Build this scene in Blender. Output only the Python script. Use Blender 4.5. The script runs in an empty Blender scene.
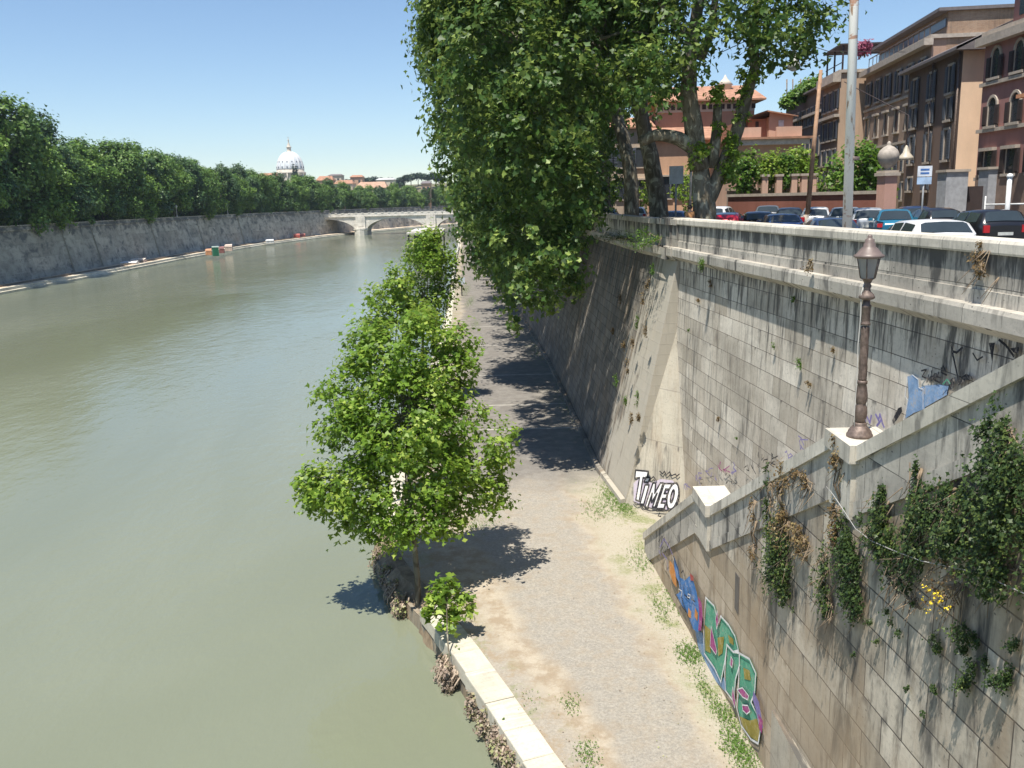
import bpy, bmesh, math, random
import numpy as np
from mathutils import Vector, Matrix
R = math.radians
random.seed(7)
scene = bpy.context.scene
col = scene.collection

# ------------------------------------------------------------------ camera
F = 900.0
PITCH, ROLL, H = R(11.55), R(1.5), 14.8
cam_data = bpy.data.cameras.new('camera')
cam = bpy.data.objects.new('camera', cam_data)
col.objects.link(cam)
cam_data.sensor_width = 36.0
cam_data.lens = 36.0 * F / 1024
cam_data.clip_start = 0.1
cam_data.clip_end = 12000
cam.matrix_world = Matrix.Translation((0, 0, H)) @ Matrix.Rotation(math.pi / 2 - PITCH, 4, 'X') @ Matrix.Rotation(-ROLL, 4, 'Z')
scene.camera = cam


def ray(px, py):
    u = (px - 512) / F
    v = -(py - 384) / F
    c, s = math.cos(ROLL), math.sin(ROLL)
    u, v = u * c + v * s, -u * s + v * c
    cp, sp = math.cos(PITCH), math.sin(PITCH)
    return (u, cp + v * sp, -sp + v * cp)


def at(px, py, x=None, y=None, z=None):
    """the point of the real scene that a design pixel of the survey photo shows at a known x, y or height"""
    d = ray(px, py)
    if z is not None: t = (z - H) / d[2]
    elif y is not None: t = y / d[1]
    else: t = x / d[0]
    return Vector((d[0] * t, d[1] * t, H + d[2] * t))


def on_plane(px, py, o, n):
    d = Vector(ray(px, py))
    c = Vector((0, 0, H))
    t = (Vector(o) - c).dot(n) / d.dot(n)
    return c + d * t


# ------------------------------------------------------------------ tagging
def tag(o, label=None, cat=None, group=None, kind=None):
    if label: o['label'] = label
    if cat: o['category'] = cat
    if group: o['group'] = group
    if kind: o['kind'] = kind
    return o


def empty(name, loc, rz=0.0, label=None, cat=None, group=None):
    o = bpy.data.objects.new(name, None)
    col.objects.link(o)
    o.location = loc
    o.rotation_euler = (0, 0, rz)
    o.empty_display_size = 0.3
    return tag(o, label, cat, group)


def children(o):
    return [c for c in list(bpy.data.objects) if c.parent == o]


KIDS = {}


def link(name, me, parent=None):
    o = bpy.data.objects.new(name, me)
    col.objects.link(o)
    if parent is not None:
        o.parent = parent
        KIDS.setdefault(parent.name, []).append(o)
    return o


def copy_tree(o, parent=None):
    c = o.copy()
    col.objects.link(c)
    c.parent = parent
    if parent is not None:
        KIDS.setdefault(parent.name, []).append(c)
    for ch in KIDS.get(o.name, []):
        copy_tree(ch, c)
    return c


# ------------------------------------------------------------------ mesh helpers
class MB:
    def __init__(self):
        self.v, self.f, self.uv, self.mi, self.sm = [], [], [], [], []

    def face(self, pts, uvs=None, mi=0, smooth=False):
        i = len(self.v)
        self.v += [tuple(p) for p in pts]
        self.f.append(tuple(range(i, i + len(pts))))
        self.uv.append(uvs if uvs else [(0, 0)] * len(pts))
        self.mi.append(mi)
        self.sm.append(smooth)

    def box(self, x0, x1, y0, y1, z0, z1, mi=0, skip=''):
        P = lambda a, b, c: ((x1 if a else x0), (y1 if b else y0), (z1 if c else z0))
        fs = {'f': [(0, 0, 0), (1, 0, 0), (1, 0, 1), (0, 0, 1)], 'b': [(1, 1, 0), (0, 1, 0), (0, 1, 1), (1, 1, 1)],
              'l': [(0, 1, 0), (0, 0, 0), (0, 0, 1), (0, 1, 1)], 'r': [(1, 0, 0), (1, 1, 0), (1, 1, 1), (1, 0, 1)],
              't': [(0, 0, 1), (1, 0, 1), (1, 1, 1), (0, 1, 1)], 'd': [(0, 1, 0), (1, 1, 0), (1, 0, 0), (0, 0, 0)]}
        for k, q in fs.items():
            if k in skip: continue
            pts = [P(*c) for c in q]
            if k in 'fb': uv = [(p[0], p[2]) for p in pts]
            elif k in 'lr': uv = [(p[1], p[2]) for p in pts]
            else: uv = [(p[0], p[1]) for p in pts]
            self.face(pts, uv, mi)

    def obox(self, c, ax, ay, az, mi=0):
        """oriented box: centre and three half-axis vectors"""
        c, ax, ay, az = map(Vector, (c, ax, ay, az))
        P = lambda a, b, d: c + ax * a + ay * b + az * d
        for q in ([(-1, -1, -1), (1, -1, -1), (1, -1, 1), (-1, -1, 1)], [(1, 1, -1), (-1, 1, -1), (-1, 1, 1), (1, 1, 1)],
                  [(-1, 1, -1), (-1, -1, -1), (-1, -1, 1), (-1, 1, 1)], [(1, -1, -1), (1, 1, -1), (1, 1, 1), (1, -1, 1)],
                  [(-1, -1, 1), (1, -1, 1), (1, 1, 1), (-1, 1, 1)], [(-1, 1, -1), (1, 1, -1), (1, -1, -1), (-1, -1, -1)]):
            self.face([P(*k) for k in q], [(k[0], k[2]) for k in q], mi)

    def tube(self, pts, rad, n=8, mi=0, caps=True, smooth=True, wob=0.0, rng=None):
        pts = [Vector(p) for p in pts]
        if not hasattr(rad, '__len__'): rad = [rad] * len(pts)
        rings = []
        ref = Vector((0.3, 0.9, 0.1)).normalized()
        base = len(self.v)
        for i, p in enumerate(pts):
            t = (pts[min(i + 1, len(pts) - 1)] - pts[max(i - 1, 0)])
            t = t.normalized() if t.length > 1e-6 else Vector((0, 0, 1))
            if abs(t.dot(ref)) > 0.95: ref = Vector((0.9, 0.1, 0.4)).normalized()
            a = t.cross(ref).normalized()
            b = t.cross(a).normalized()
            ref = -a.cross(t).normalized() if False else ref
            ring = []
            for k in range(n):
                th = 2 * math.pi * k / n
                r = rad[i] * (1 + (wob * math.sin(th * 3 + i * 1.3 + p.z) if wob else 0))
                self.v.append(tuple(p + a * math.cos(th) * r + b * math.sin(th) * r))
                ring.append(len(self.v) - 1)
            rings.append(ring)
        L = 0
        for i in range(len(pts) - 1):
            L2 = L + (pts[i + 1] - pts[i]).length
            for k in range(n):
                k2 = (k + 1) % n
                self.f.append((rings[i][k], rings[i][k2], rings[i + 1][k2], rings[i + 1][k]))
                self.uv.append([(k / n, L), ((k + 1) / n, L), ((k + 1) / n, L2), (k / n, L2)])
                self.mi.append(mi); self.sm.append(smooth)
            L = L2
        if caps:
            self.f.append(tuple(reversed(rings[0]))); self.uv.append([(0, 0)] * n); self.mi.append(mi); self.sm.append(False)
            self.f.append(tuple(rings[-1])); self.uv.append([(0, 0)] * n); self.mi.append(mi); self.sm.append(False)

    def lathe(self, c, prof, n=16, mi=0, smooth=True, flute=None):
        """prof: (radius, z) from bottom to top"""
        c = Vector(c)
        rings = []
        for j, (r, z) in enumerate(prof):
            ring = []
            for k in range(n):
                th = 2 * math.pi * k / n
                rr = r
                if flute: rr = r * flute(th, z)
                self.v.append((c.x + rr * math.cos(th), c.y + rr * math.sin(th), c.z + z))
                ring.append(len(self.v) - 1)
            rings.append(ring)
        for i in range(len(prof) - 1):
            for k in range(n):
                k2 = (k + 1) % n
                self.f.append((rings[i][k], rings[i][k2], rings[i + 1][k2], rings[i + 1][k]))
                self.uv.append([(k / n, prof[i][1]), ((k + 1) / n, prof[i][1]), ((k + 1) / n, prof[i + 1][1]), (k / n, prof[i + 1][1])])
                self.mi.append(mi); self.sm.append(smooth)
        self.f.append(tuple(reversed(rings[0]))); self.uv.append([(0, 0)] * n); self.mi.append(mi); self.sm.append(False)
        self.f.append(tuple(rings[-1])); self.uv.append([(0, 0)] * n); self.mi.append(mi); self.sm.append(False)

    def extrude_profile(self, line, prof, side=1, closed=True, mi=0, v0=0.0, caps=True):
        """sweep a profile of (offset toward side, z) along a plan polyline"""
        P = [Vector((p[0], p[1])) for p in line]
        N = []
        for i in range(len(P)):
            d = (P[min(i + 1, len(P) - 1)] - P[max(i - 1, 0)]).normalized()
            N.append(Vector((-d.y, d.x)) * side)
        L = [0.0]
        for i in range(1, len(P)): L.append(L[-1] + (P[i] - P[i - 1]).length)
        rng = range(len(prof)) if closed else range(len(prof) - 1)
        for i in range(len(P) - 1):
            for j in rng:
                a, b = prof[j], prof[(j + 1) % len(prof)]
                q = []
                for (k, pr) in ((i, a), (i + 1, a), (i + 1, b), (i, b)):
                    w = P[k] + N[k] * pr[0]
                    q.append(((w.x, w.y, pr[1]), (L[k], pr[1] - (pr[0] if abs(a[1] - b[1]) < 0.05 else 0) + v0)))
                if side < 0: q = q[::-1]
                self.face([x[0] for x in q], [x[1] for x in q], mi)
        if caps and closed:
            for k in (0, len(P) - 1):
                pts = [(P[k].x + N[k].x * pr[0], P[k].y + N[k].y * pr[0], pr[1]) for pr in prof]
                self.face(pts, [(pr[0], pr[1]) for pr in prof], mi)

    def build(self, name, mats, parent=None, merge=False):
        me = bpy.data.meshes.new(name)
        me.from_pydata(self.v, [], self.f)
        if not isinstance(mats, (list, tuple)): mats = [mats]
        for m in mats: me.materials.append(m)
        uvl = me.uv_layers.new(name='UVMap')
        flat = [c for fuv in self.uv for p in fuv for c in p]
        uvl.data.foreach_set('uv', flat)
        me.polygons.foreach_set('material_index', self.mi)
        me.polygons.foreach_set('use_smooth', self.sm)
        if merge:
            bm = bmesh.new(); bm.from_mesh(me)
            bmesh.ops.remove_doubles(bm, verts=bm.verts, dist=1e-4)
            bmesh.ops.recalc_face_normals(bm, faces=bm.faces)
            bm.to_mesh(me); bm.free()
        me.update()
        return link(name, me, parent)


LEAF = np.array([(0, 0, 0), (.55, .34, .10), (.20, .56, .05), (0, 1.05, -.08), (-.20, .56, .05), (-.55, .34, .10), (0, .36, -.02)], float)
LQ = [[0, 1, 2, 6], [6, 2, 3, 4], [0, 6, 4, 5]]


def leaf_mesh(name, P, N, S, mats, seed=0, shape=LEAF, mi=None):
    rng = np.random.default_rng(seed)
    n = len(P)
    N = N / (np.linalg.norm(N, axis=1, keepdims=True) + 1e-9)
    rnd = rng.normal(size=(n, 3))
    T = np.cross(N, rnd); T /= (np.linalg.norm(T, axis=1, keepdims=True) + 1e-9)
    B = np.cross(N, T)
    k = len(shape)
    sh = shape[None, :, :] * S[:, None, None]
    V = P[:, None, :] + T[:, None, :] * sh[:, :, 0:1] + B[:, None, :] * (sh[:, :, 1:2] - 0.5 * S[:, None, None]) + N[:, None, :] * sh[:, :, 2:3]
    V = V.reshape(-1, 3)
    base = (np.arange(n) * k)[:, None]
    quads = np.array(LQ)
    Fc = (base[:, :, None] + quads[None]).reshape(-1, 4)
    me = bpy.data.meshes.new(name)
    me.vertices.add(len(V)); me.vertices.foreach_set('co', V.astype(np.float32).ravel())
    me.loops.add(Fc.size); me.loops.foreach_set('vertex_index', Fc.astype(np.int32).ravel())
    me.polygons.add(len(Fc)); me.polygons.foreach_set('loop_start', (np.arange(len(Fc)) * 4).astype(np.int32))
    if not isinstance(mats, (list, tuple)): mats = [mats]
    for m in mats: me.materials.append(m)
    if mi is not None:
        me.polygons.foreach_set('material_index', np.repeat(mi, 3).astype(np.int32))
    me.update(calc_edges=True)
    return me


def cloud(rng, blobs, n_clump, n_leaf, clump_r, size, up=0.7, out=0.7, shell=0.45, flat=1.0):
    """leaf positions in clumps spread through ellipsoid blobs [(cx,cy,cz,rx,ry,rz)]"""
    blobs = np.array(blobs, float)
    w = (blobs[:, 3] * blobs[:, 4] + blobs[:, 4] * blobs[:, 5] + blobs[:, 3] * blobs[:, 5]); w /= w.sum()
    idx = rng.choice(len(blobs), n_clump, p=w)
    d = rng.normal(size=(n_clump, 3)); d /= np.linalg.norm(d, axis=1, keepdims=True)
    r = shell + (1.04 - shell) * rng.random((n_clump, 1)) ** 0.6
    C = blobs[idx, :3] + d * r * blobs[idx, 3:6]
    cr = clump_r * (0.6 + 0.8 * rng.random(n_clump))
    ii = np.repeat(np.arange(n_clump), n_leaf)
    off = rng.normal(size=(len(ii), 3)) * 0.55
    off[:, 2] *= flat
    P = C[ii] + off * cr[ii][:, None]
    N = d[ii] * out + np.array([0, 0, up]) + rng.normal(size=(len(ii), 3)) * 0.55 + off * 0.35
    S = size * (0.65 + 0.7 * rng.random(len(ii)))
    return P, N, S


# ------------------------------------------------------------------ materials
class NT:
    def __init__(self, name):
        self.m = bpy.data.materials.new(name); self.m.use_nodes = True
        self.t = self.m.node_tree; self.t.nodes.clear()
        self.out = self.n('ShaderNodeOutputMaterial')

    def n(self, typ, props=None, **inp):
        nd = self.t.nodes.new(typ)
        if props:
            for k, v in props.items(): setattr(nd, k, v)
        for k, v in inp.items():
            key = k.replace('_', ' ')
            s = None
            for i_ in nd.inputs:
                if i_.name == key and (i_.enabled): s = i_; break
            if s is None: s = nd.inputs[key]
            self.set(s, v)
        return nd

    def set(self, s, v):
        if isinstance(v, bpy.types.NodeSocket): self.t.links.new(v, s)
        elif isinstance(v, bpy.types.Node): self.t.links.new(v.outputs[0], s)
        else:
            if s.type == 'RGBA' and len(v) == 3: v = (*v, 1)
            s.default_value = v

    def math(self, op, a, b=0.0, clamp=False):
        nd = self.t.nodes.new('ShaderNodeMath'); nd.operation = op; nd.use_clamp = clamp
        self.set(nd.inputs[0], a); self.set(nd.inputs[1], b)
        return nd.outputs[0]

    def mix(self, f, a, b, mode='MIX'):
        nd = self.t.nodes.new('ShaderNodeMix'); nd.data_type = 'RGBA'; nd.blend_type = mode
        self.set(nd.inputs[0], f); self.set(nd.inputs[6], a); self.set(nd.inputs[7], b)
        return nd.outputs[2]

    def ramp(self, f, a, b):
        nd = self.t.nodes.new('ShaderNodeMapRange'); nd.interpolation_type = 'SMOOTHSTEP'
        self.set(nd.inputs[0], f); nd.inputs[1].default_value = a; nd.inputs[2].default_value = b
        return nd.outputs[0]

    def uv(self): return self.n('ShaderNodeTexCoord').outputs['UV']

    def obj(self): return self.n('ShaderNodeTexCoord').outputs['Object']

    def pos(self): return self.n('ShaderNodeNewGeometry').outputs['Position']

    def scale(self, v, s):
        nd = self.n('ShaderNodeMapping'); self.set(nd.inputs[0], v); nd.inputs['Scale'].default_value = s
        return nd.outputs[0]

    def noise(self, v, sc, detail=4, rough=0.6, dist=0.0):
        nd = self.n('ShaderNodeTexNoise', None, Vector=v, Scale=sc, Detail=detail, Roughness=rough, Distortion=dist)
        return nd.outputs['Fac']

    def bump(self, h, strength=0.4, dist=0.05):
        return self.n('ShaderNodeBump', None, Height=h, Strength=strength, Distance=dist).outputs[0]

    def bsdf(self, **k):
        b = self.n('ShaderNodeBsdfPrincipled', None, **k)
        self.t.links.new(b.outputs[0], self.out.inputs[0])
        return b


def plain(name, c, rough=0.7, var=0.15, sc=3.0, metal=0.0, bump=0.0, spec=None):
    t = NT(name)
    n = t.noise(t.obj(), sc, 5)
    c2 = tuple(x * (1 - var) for x in c); c3 = tuple(min(1, x * (1 + var)) for x in c)
    cc = t.mix(t.ramp(n, 0.3, 0.7), c2, c3)
    k = dict(Base_Color=cc, Roughness=rough, Metallic=metal)
    if spec is not None: k['Specular_IOR_Level'] = spec
    if bump: k['Normal'] = t.bump(n, bump, 0.03)
    t.bsdf(**k)
    return t.m


def masonry(name, c1, c2, mortar, bw=1.25, bh=0.62, stain=0.8, ztop=None, zspan=3.0, dark=(0.05, 0.05, 0.05), warm=0.0,
            mort=0.012, patch=0.0, bmp=0.5, streak=5.0, zlow=None, sunlit_u=None):
    t = NT(name)
    uv = t.uv()
    wob = t.n('ShaderNodeTexNoise', None, Vector=uv, Scale=0.8, Detail=2)
    uvw = t.n('ShaderNodeVectorMath', {'operation': 'MULTIPLY_ADD'})
    t.set(uvw.inputs[0], wob.outputs['Color']); uvw.inputs[1].default_value = (0.03, 0.03, 0); t.set(uvw.inputs[2], uv)
    br = t.n('ShaderNodeTexBrick', None, Vector=uvw.outputs[0], Color1=c1, Color2=c2, Mortar=mortar, Scale=1.0, Mortar_Size=mort,
             Mortar_Smooth=0.3, Bias=0.0, Brick_Width=bw, Row_Height=bh)
    colr = br.outputs['Color']; mfac = br.outputs['Fac']
    # a second brick set varies single blocks strongly
    big = t.noise(t.scale(uv, (0.35, 0.5, 1)), 1.0, 5, 0.65)
    colr = t.mix(t.math('MULTIPLY', t.ramp(big, 0.4, 0.7), 0.55), colr, tuple(x * 0.55 for x in c1))
    grain = t.noise(uv, 9.0, 6, 0.75)
    colr = t.mix(t.math('MULTIPLY', t.ramp(grain, 0.45, 0.8), 0.5), colr, tuple(x * 0.45 for x in c1))
    # drip streaks, long and vertical
    st = t.noise(t.scale(uv, (streak, 0.5, 1)), 1.0, 5, 0.65, 0.4)
    st2 = t.noise(t.scale(uv, (streak * 3.1, 0.9, 1)), 1.0, 4, 0.6, 0.3)
    reg = t.noise(t.scale(uv, (0.5, 0.22, 1)), 1.0, 3, 0.5)
    s = t.math('MULTIPLY', t.ramp(st, 0.46, 0.66), t.ramp(reg, 0.33, 0.6))
    s = t.math('MAXIMUM', s, t.math('MULTIPLY', t.ramp(st2, 0.56, 0.72), 0.6))
    s = t.math('MULTIPLY', s, stain)
    if ztop is not None:
        sep = t.n('ShaderNodeSeparateXYZ'); t.set(sep.inputs[0], uv)
        g = t.math('DIVIDE', t.math('SUBTRACT', sep.outputs[1], ztop - zspan), zspan, True)
        edge = t.math('ADD', g, t.math('MULTIPLY', t.math('SUBTRACT', st, 0.5), 2.6))
        edge = t.math('ADD', edge, t.math('MULTIPLY', t.math('SUBTRACT', st2, 0.5), 1.0))
        s = t.math('MAXIMUM', s, t.math('MULTIPLY', t.ramp(edge, 0.5, 1.0), 0.85))
    # under each course joint a short black drip
    sepb = t.n('ShaderNodeSeparateXYZ'); t.set(sepb.inputs[0], uvw.outputs[0])
    fr = t.math('FRACT', t.math('DIVIDE', sepb.outputs[1], bh))
    pit = t.n('ShaderNodeTexVoronoi', None, Vector=t.scale(uv, (3.0, 5.5, 1)), Scale=1.6, Randomness=1.0)
    jt = t.noise(t.scale(uv, (3.2, 1.61, 1)), 1.0, 2, 0.5)
    dj = t.math('MULTIPLY', t.ramp(fr, 0.72, 1.0), t.ramp(jt, 0.55, 0.68))
    s = t.math('MAXIMUM', s, t.math('MULTIPLY', dj, 0.75))
    pm = t.math('MULTIPLY', t.math('SUBTRACT', 1.0, t.ramp(pit.outputs['Distance'], 0.06, 0.2)), t.ramp(jt, 0.45, 0.6))
    s = t.math('MAXIMUM', s, t.math('MULTIPLY', pm, stain * .9))
    colr = t.mix(s, colr, dark)
    if warm:
        wn = t.noise(t.scale(uv, (1.2, 0.35, 1)), 1.0, 4)
        colr = t.mix(t.math('MULTIPLY', t.ramp(wn, 0.45, 0.7), warm), colr, (0.30, 0.21, 0.13))
    if zlow is not None:
        sep2 = t.n('ShaderNodeSeparateXYZ'); t.set(sep2.inputs[0], uv)
        lo = t.math('ADD', t.math('DIVIDE', t.math('SUBTRACT', zlow, sep2.outputs[1]), 2.0), t.math('MULTIPLY', t.math('SUBTRACT', big, 0.5), 2.0))
        colr = t.mix(t.math('MULTIPLY', t.ramp(lo, 0.0, 0.9), 0.45), colr, (0.42, 0.32, 0.21))
    if patch:
        pn = t.noise(t.scale(uv, (0.8, 0.8, 1)), 1.3, 3)
        colr = t.mix(t.math('MULTIPLY', t.ramp(pn, 0.6, 0.7), patch), colr, (0.06, 0.055, 0.05))
    if sunlit_u is not None:
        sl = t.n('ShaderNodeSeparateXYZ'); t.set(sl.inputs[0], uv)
        edge_ = t.math('ADD', t.math('SUBTRACT', sunlit_u, sl.outputs[0]), t.math('MULTIPLY', t.math('SUBTRACT', st, 0.5), 14.0))
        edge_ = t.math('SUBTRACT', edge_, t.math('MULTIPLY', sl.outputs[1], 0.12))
        colr = t.mix(t.math('MULTIPLY', t.ramp(edge_, -1.0, 1.5), 0.72), colr, (0.50, 0.46, 0.38))  # pale sunlit streaks painted into the colour at the wall's near end
    h = t.math('SUBTRACT', t.math('MULTIPLY', grain, 0.35), mfac)
    h = t.math('ADD', h, t.math('MULTIPLY', big, 0.5))
    t.bsdf(Base_Color=colr, Roughness=0.88, Specular_IOR_Level=0.2, Normal=t.bump(h, bmp, 0.03))
    return t.m


def leafmat(name, dark, mid, light, trans=0.35, tcol=None, ovar=0.0):
    t = NT(name)
    g = t.n('ShaderNodeNewGeometry')
    rnd = g.outputs['Random Per Island']
    big = t.noise(g.outputs['Position'], 0.6, 3)
    c = t.mix(t.ramp(rnd, 0.0, 0.7), dark, mid)
    c = t.mix(t.math('MULTIPLY', t.ramp(rnd, 0.55, 0.95), t.ramp(big, 0.42, 0.6)), c, light)  # lit-clump highlights put into the leaf colour as random light patches
    oi = t.n('ShaderNodeObjectInfo')
    c = t.mix(t.math('MULTIPLY', oi.outputs['Random'], ovar), c, tuple(min(1, x * 1.5) for x in light))
    p = t.n('ShaderNodeBsdfPrincipled', None, Base_Color=c, Roughness=0.48, Specular_IOR_Level=0.35)
    tr = t.n('ShaderNodeBsdfTranslucent')
    t.set(tr.inputs[0], t.mix(0.5, c, tcol or tuple(min(1, x * 1.9) for x in light)))
    ms = t.n('ShaderNodeMixShader')
    ms.inputs[0].default_value = trans
    t.t.links.new(p.outputs[0], ms.inputs[1]); t.t.links.new(tr.outputs[0], ms.inputs[2])
    t.t.links.new(ms.outputs[0], t.out.inputs[0])
    return t.m


M = {}
M['wall_near'] = masonry('travertine blocks grey', (0.46, 0.41, 0.335), (0.74, 0.68, 0.58), (0.14, 0.125, 0.11), 1.35, 0.62, 0.6, ztop=13.0, zspan=4.2, warm=0.14, zlow=5.0, streak=3.5)
M['wall_stair'] = masonry('travertine blocks stair', (0.36, 0.305, 0.235), (0.66, 0.59, 0.48), (0.09, 0.08, 0.07), 1.35, 0.68, 0.9, warm=0.5, zlow=6.5, mort=0.016, streak=2.0)
M['wall_far'] = masonry('travertine blocks dirty', (0.15, 0.135, 0.112), (0.25, 0.225, 0.19), (0.06, 0.055, 0.05), 0.9, 0.45, 1.0, ztop=13, zspan=9, warm=0.4, mort=0.014, streak=3, sunlit_u=5.0)
M['wall_bank'] = masonry('travertine far bank', (0.36, 0.335, 0.28), (0.56, 0.515, 0.43), (0.2, 0.2, 0.19), 5.6, 2.8, 0.85, ztop=12.5, zspan=7, streak=0.28, patch=0.25, dark=(.10, .105, .11))
M['concrete'] = masonry('smooth concrete end', (0.46, 0.42, 0.34), (0.50, 0.46, 0.37), (0.34, 0.31, 0.26), 8, 2.2, 0.55, ztop=12.8, zspan=5, warm=0.3, mort=0.02, bmp=0.25)
M['coping'] = masonry('travertine coping', (0.56, 0.52, 0.44), (0.68, 0.63, 0.54), (0.2, 0.19, 0.17), 1.9, 6.0, 0.5, mort=0.008, streak=2.8, bmp=0.35)
M['ledge'] = masonry('travertine ledge', (0.42, 0.39, 0.335), (0.56, 0.52, 0.45), (0.1, 0.1, 0.1), 2.2, 6.0, 0.95, mort=0.01, streak=2.4)
M['kerb'] = masonry('kerb travertine', (0.56, 0.52, 0.42), (0.74, 0.69, 0.57), (0.3, 0.27, 0.2), 9, 9, 0.35, mort=0.0, bmp=0.4)
M['quay_side'] = masonry('quay side wet stone', (0.25, 0.22, 0.17), (0.33, 0.29, 0.22), (0.06, 0.06, 0.05), 1.4, 0.5, 0.9, warm=0.5)
M['parapet'] = masonry('parapet blocks', (0.40, 0.37, 0.32), (0.58, 0.535, 0.46), (0.1, 0.1, 0.09), 2.3, 1.3, 0.9, ztop=13.7, zspan=1.6, mort=0.01, streak=2.4)
M['steps'] = plain('worn stone steps', (0.42, 0.40, 0.36), 0.9, 0.2, 2, bump=0.3)


def water_mat():
    t = NT('river water')
    p = t.pos()
    n1 = t.noise(t.scale(p, (1.0, 0.55, 1)), 0.9, 4, 0.55)
    n2 = t.noise(t.scale(p, (1, 0.6, 1)), 5.0, 3, 0.55)
    n3 = t.noise(t.scale(p, (0.04, 0.016, 1)), 1.0, 4, 0.6, 0.6)
    c = t.mix(t.ramp(n3, 0.3, 0.7), (0.168, 0.184, 0.126), (0.200, 0.216, 0.156))
    h = t.math('ADD', t.math('MULTIPLY', n1, 1.0), t.math('MULTIPLY', n2, 0.22))
    amp = t.math('ADD', 0.35, t.math('MULTIPLY', t.ramp(n3, 0.35, 0.7), 0.8))
    h = t.math('MULTIPLY', h, amp)
    t.bsdf(Base_Color=c, Roughness=0.08, IOR=1.36, Specular_IOR_Level=0.5, Normal=t.bump(h, 0.5, 0.17))
    return t.m


M['water'] = water_mat()


def path_mat():
    t = NT('quay path gravel')
    uv = t.uv(); p = t.pos()
    sep = t.n('ShaderNodeSeparateXYZ'); t.set(sep.inputs[0], uv)
    u = sep.outputs[0]
    nb = t.noise(p, 0.45, 5, 0.6); nm = t.noise(p, 1.6, 5, 0.7); nf = t.noise(p, 14.0, 5, 0.8)
    vor = t.n('ShaderNodeTexVoronoi', None, Vector=p, Scale=9.0)
    vf = t.n('ShaderNodeTexVoronoi', {'feature': 'DISTANCE_TO_EDGE'}, Vector=p, Scale=7.5)
    dirt = t.mix(t.ramp(nm, 0.38, 0.62), (0.32, 0.255, 0.18), (0.44, 0.38, 0.295))
    grav = t.mix(t.ramp(nf, 0.3, 0.7), (0.23, 0.213, 0.185), (0.38, 0.35, 0.30))
    nq = t.noise(p, 4.5, 6, 0.8, 0.6)
    grav = t.mix(t.math('MULTIPLY', t.ramp(nq, 0.5, 0.72), 0.6), grav, (0.48, 0.435, 0.36))
    dirt = t.mix(t.math('MULTIPLY', t.ramp(nq, 0.52, 0.7), 0.55), dirt, (0.29, 0.25, 0.18))
    uu = t.math('ADD', u, t.math('MULTIPLY', t.math('SUBTRACT', nb, 0.5), 0.35))
    track = t.math('MULTIPLY', t.ramp(uu, 0.22, 0.36), t.math('SUBTRACT', 1.0, t.ramp(uu, 0.72, 0.84)))
    track = t.math('MULTIPLY', track, t.math('ADD', 0.55, t.math('MULTIPLY', t.ramp(nm, 0.3, 0.6), 0.45)))
    left = t.math('MULTIPLY', t.math('SUBTRACT', 1.0, t.ramp(uu, 0.05, 0.25)), t.ramp(nm, 0.38, 0.55))
    c = t.mix(t.math('MAXIMUM', track, t.math('MULTIPLY', left, 0.7)), dirt, grav)
    cob = t.math('MULTIPLY', t.ramp(uu, 0.78, 0.86), t.ramp(vf.outputs['Distance'], 0.0, 0.06))
    c = t.mix(t.math('MULTIPLY', t.ramp(uu, 0.78, 0.86), 0.8), c, (0.32, 0.28, 0.20))
    c = t.mix(t.math('MULTIPLY', cob, 0.8), c, (0.42, 0.385, 0.31))
    rim = t.math('MULTIPLY', t.ramp(vor.outputs['Distance'], 0.25, 0.6), 0.25)
    c = t.mix(t.math('MULTIPLY', rim, .35), c, (0.18, 0.16, 0.12))
    # greenish low growth patches
    gn = t.noise(p, 0.9, 4, 0.7)
    edge = t.math('MAXIMUM', t.ramp(uu, 0.8, 0.98), t.math('SUBTRACT', 1.0, t.ramp(uu, 0.0, 0.22)))
    gm = t.math('MULTIPLY', t.math('MULTIPLY', edge, t.ramp(gn, 0.5, 0.62)), t.ramp(nf, 0.35, 0.55))
    c = t.mix(t.math('MULTIPLY', gm, 0.75), c, (0.17, 0.20, 0.06))
    # the stretch under the trees turns a darker grey, except along the kerb
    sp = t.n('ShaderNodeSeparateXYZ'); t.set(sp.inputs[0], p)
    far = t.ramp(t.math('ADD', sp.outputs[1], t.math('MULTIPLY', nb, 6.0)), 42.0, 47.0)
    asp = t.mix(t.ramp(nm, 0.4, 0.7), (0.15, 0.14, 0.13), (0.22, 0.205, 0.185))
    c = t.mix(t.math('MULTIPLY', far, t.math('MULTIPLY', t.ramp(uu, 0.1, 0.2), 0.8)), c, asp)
    h = t.math('ADD', t.math('MULTIPLY', nf, 0.9), t.math('MULTIPLY', vor.outputs['Distance'], 0.12))
    t.bsdf(Base_Color=c, Roughness=0.93, Specular_IOR_Level=0.15, Normal=t.bump(h, 0.6, 0.05))
    return t.m


M['path'] = path_mat()


def ground(name, a, b, sc=0.3, fine=8.0):
    t = NT(name)
    p = t.pos()
    c = t.mix(t.ramp(t.noise(p, sc, 5, 0.65), 0.35, 0.65), a, b)
    f = t.noise(p, fine, 4, 0.7)
    c = t.mix(t.math('MULTIPLY', t.ramp(f, 0.4, 0.8), 0.35), c, tuple(x * 0.5 for x in a))
    t.bsdf(Base_Color=c, Roughness=0.9, Specular_IOR_Level=0.2, Normal=t.bump(f, 0.4, 0.03))
    return t.m


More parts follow.
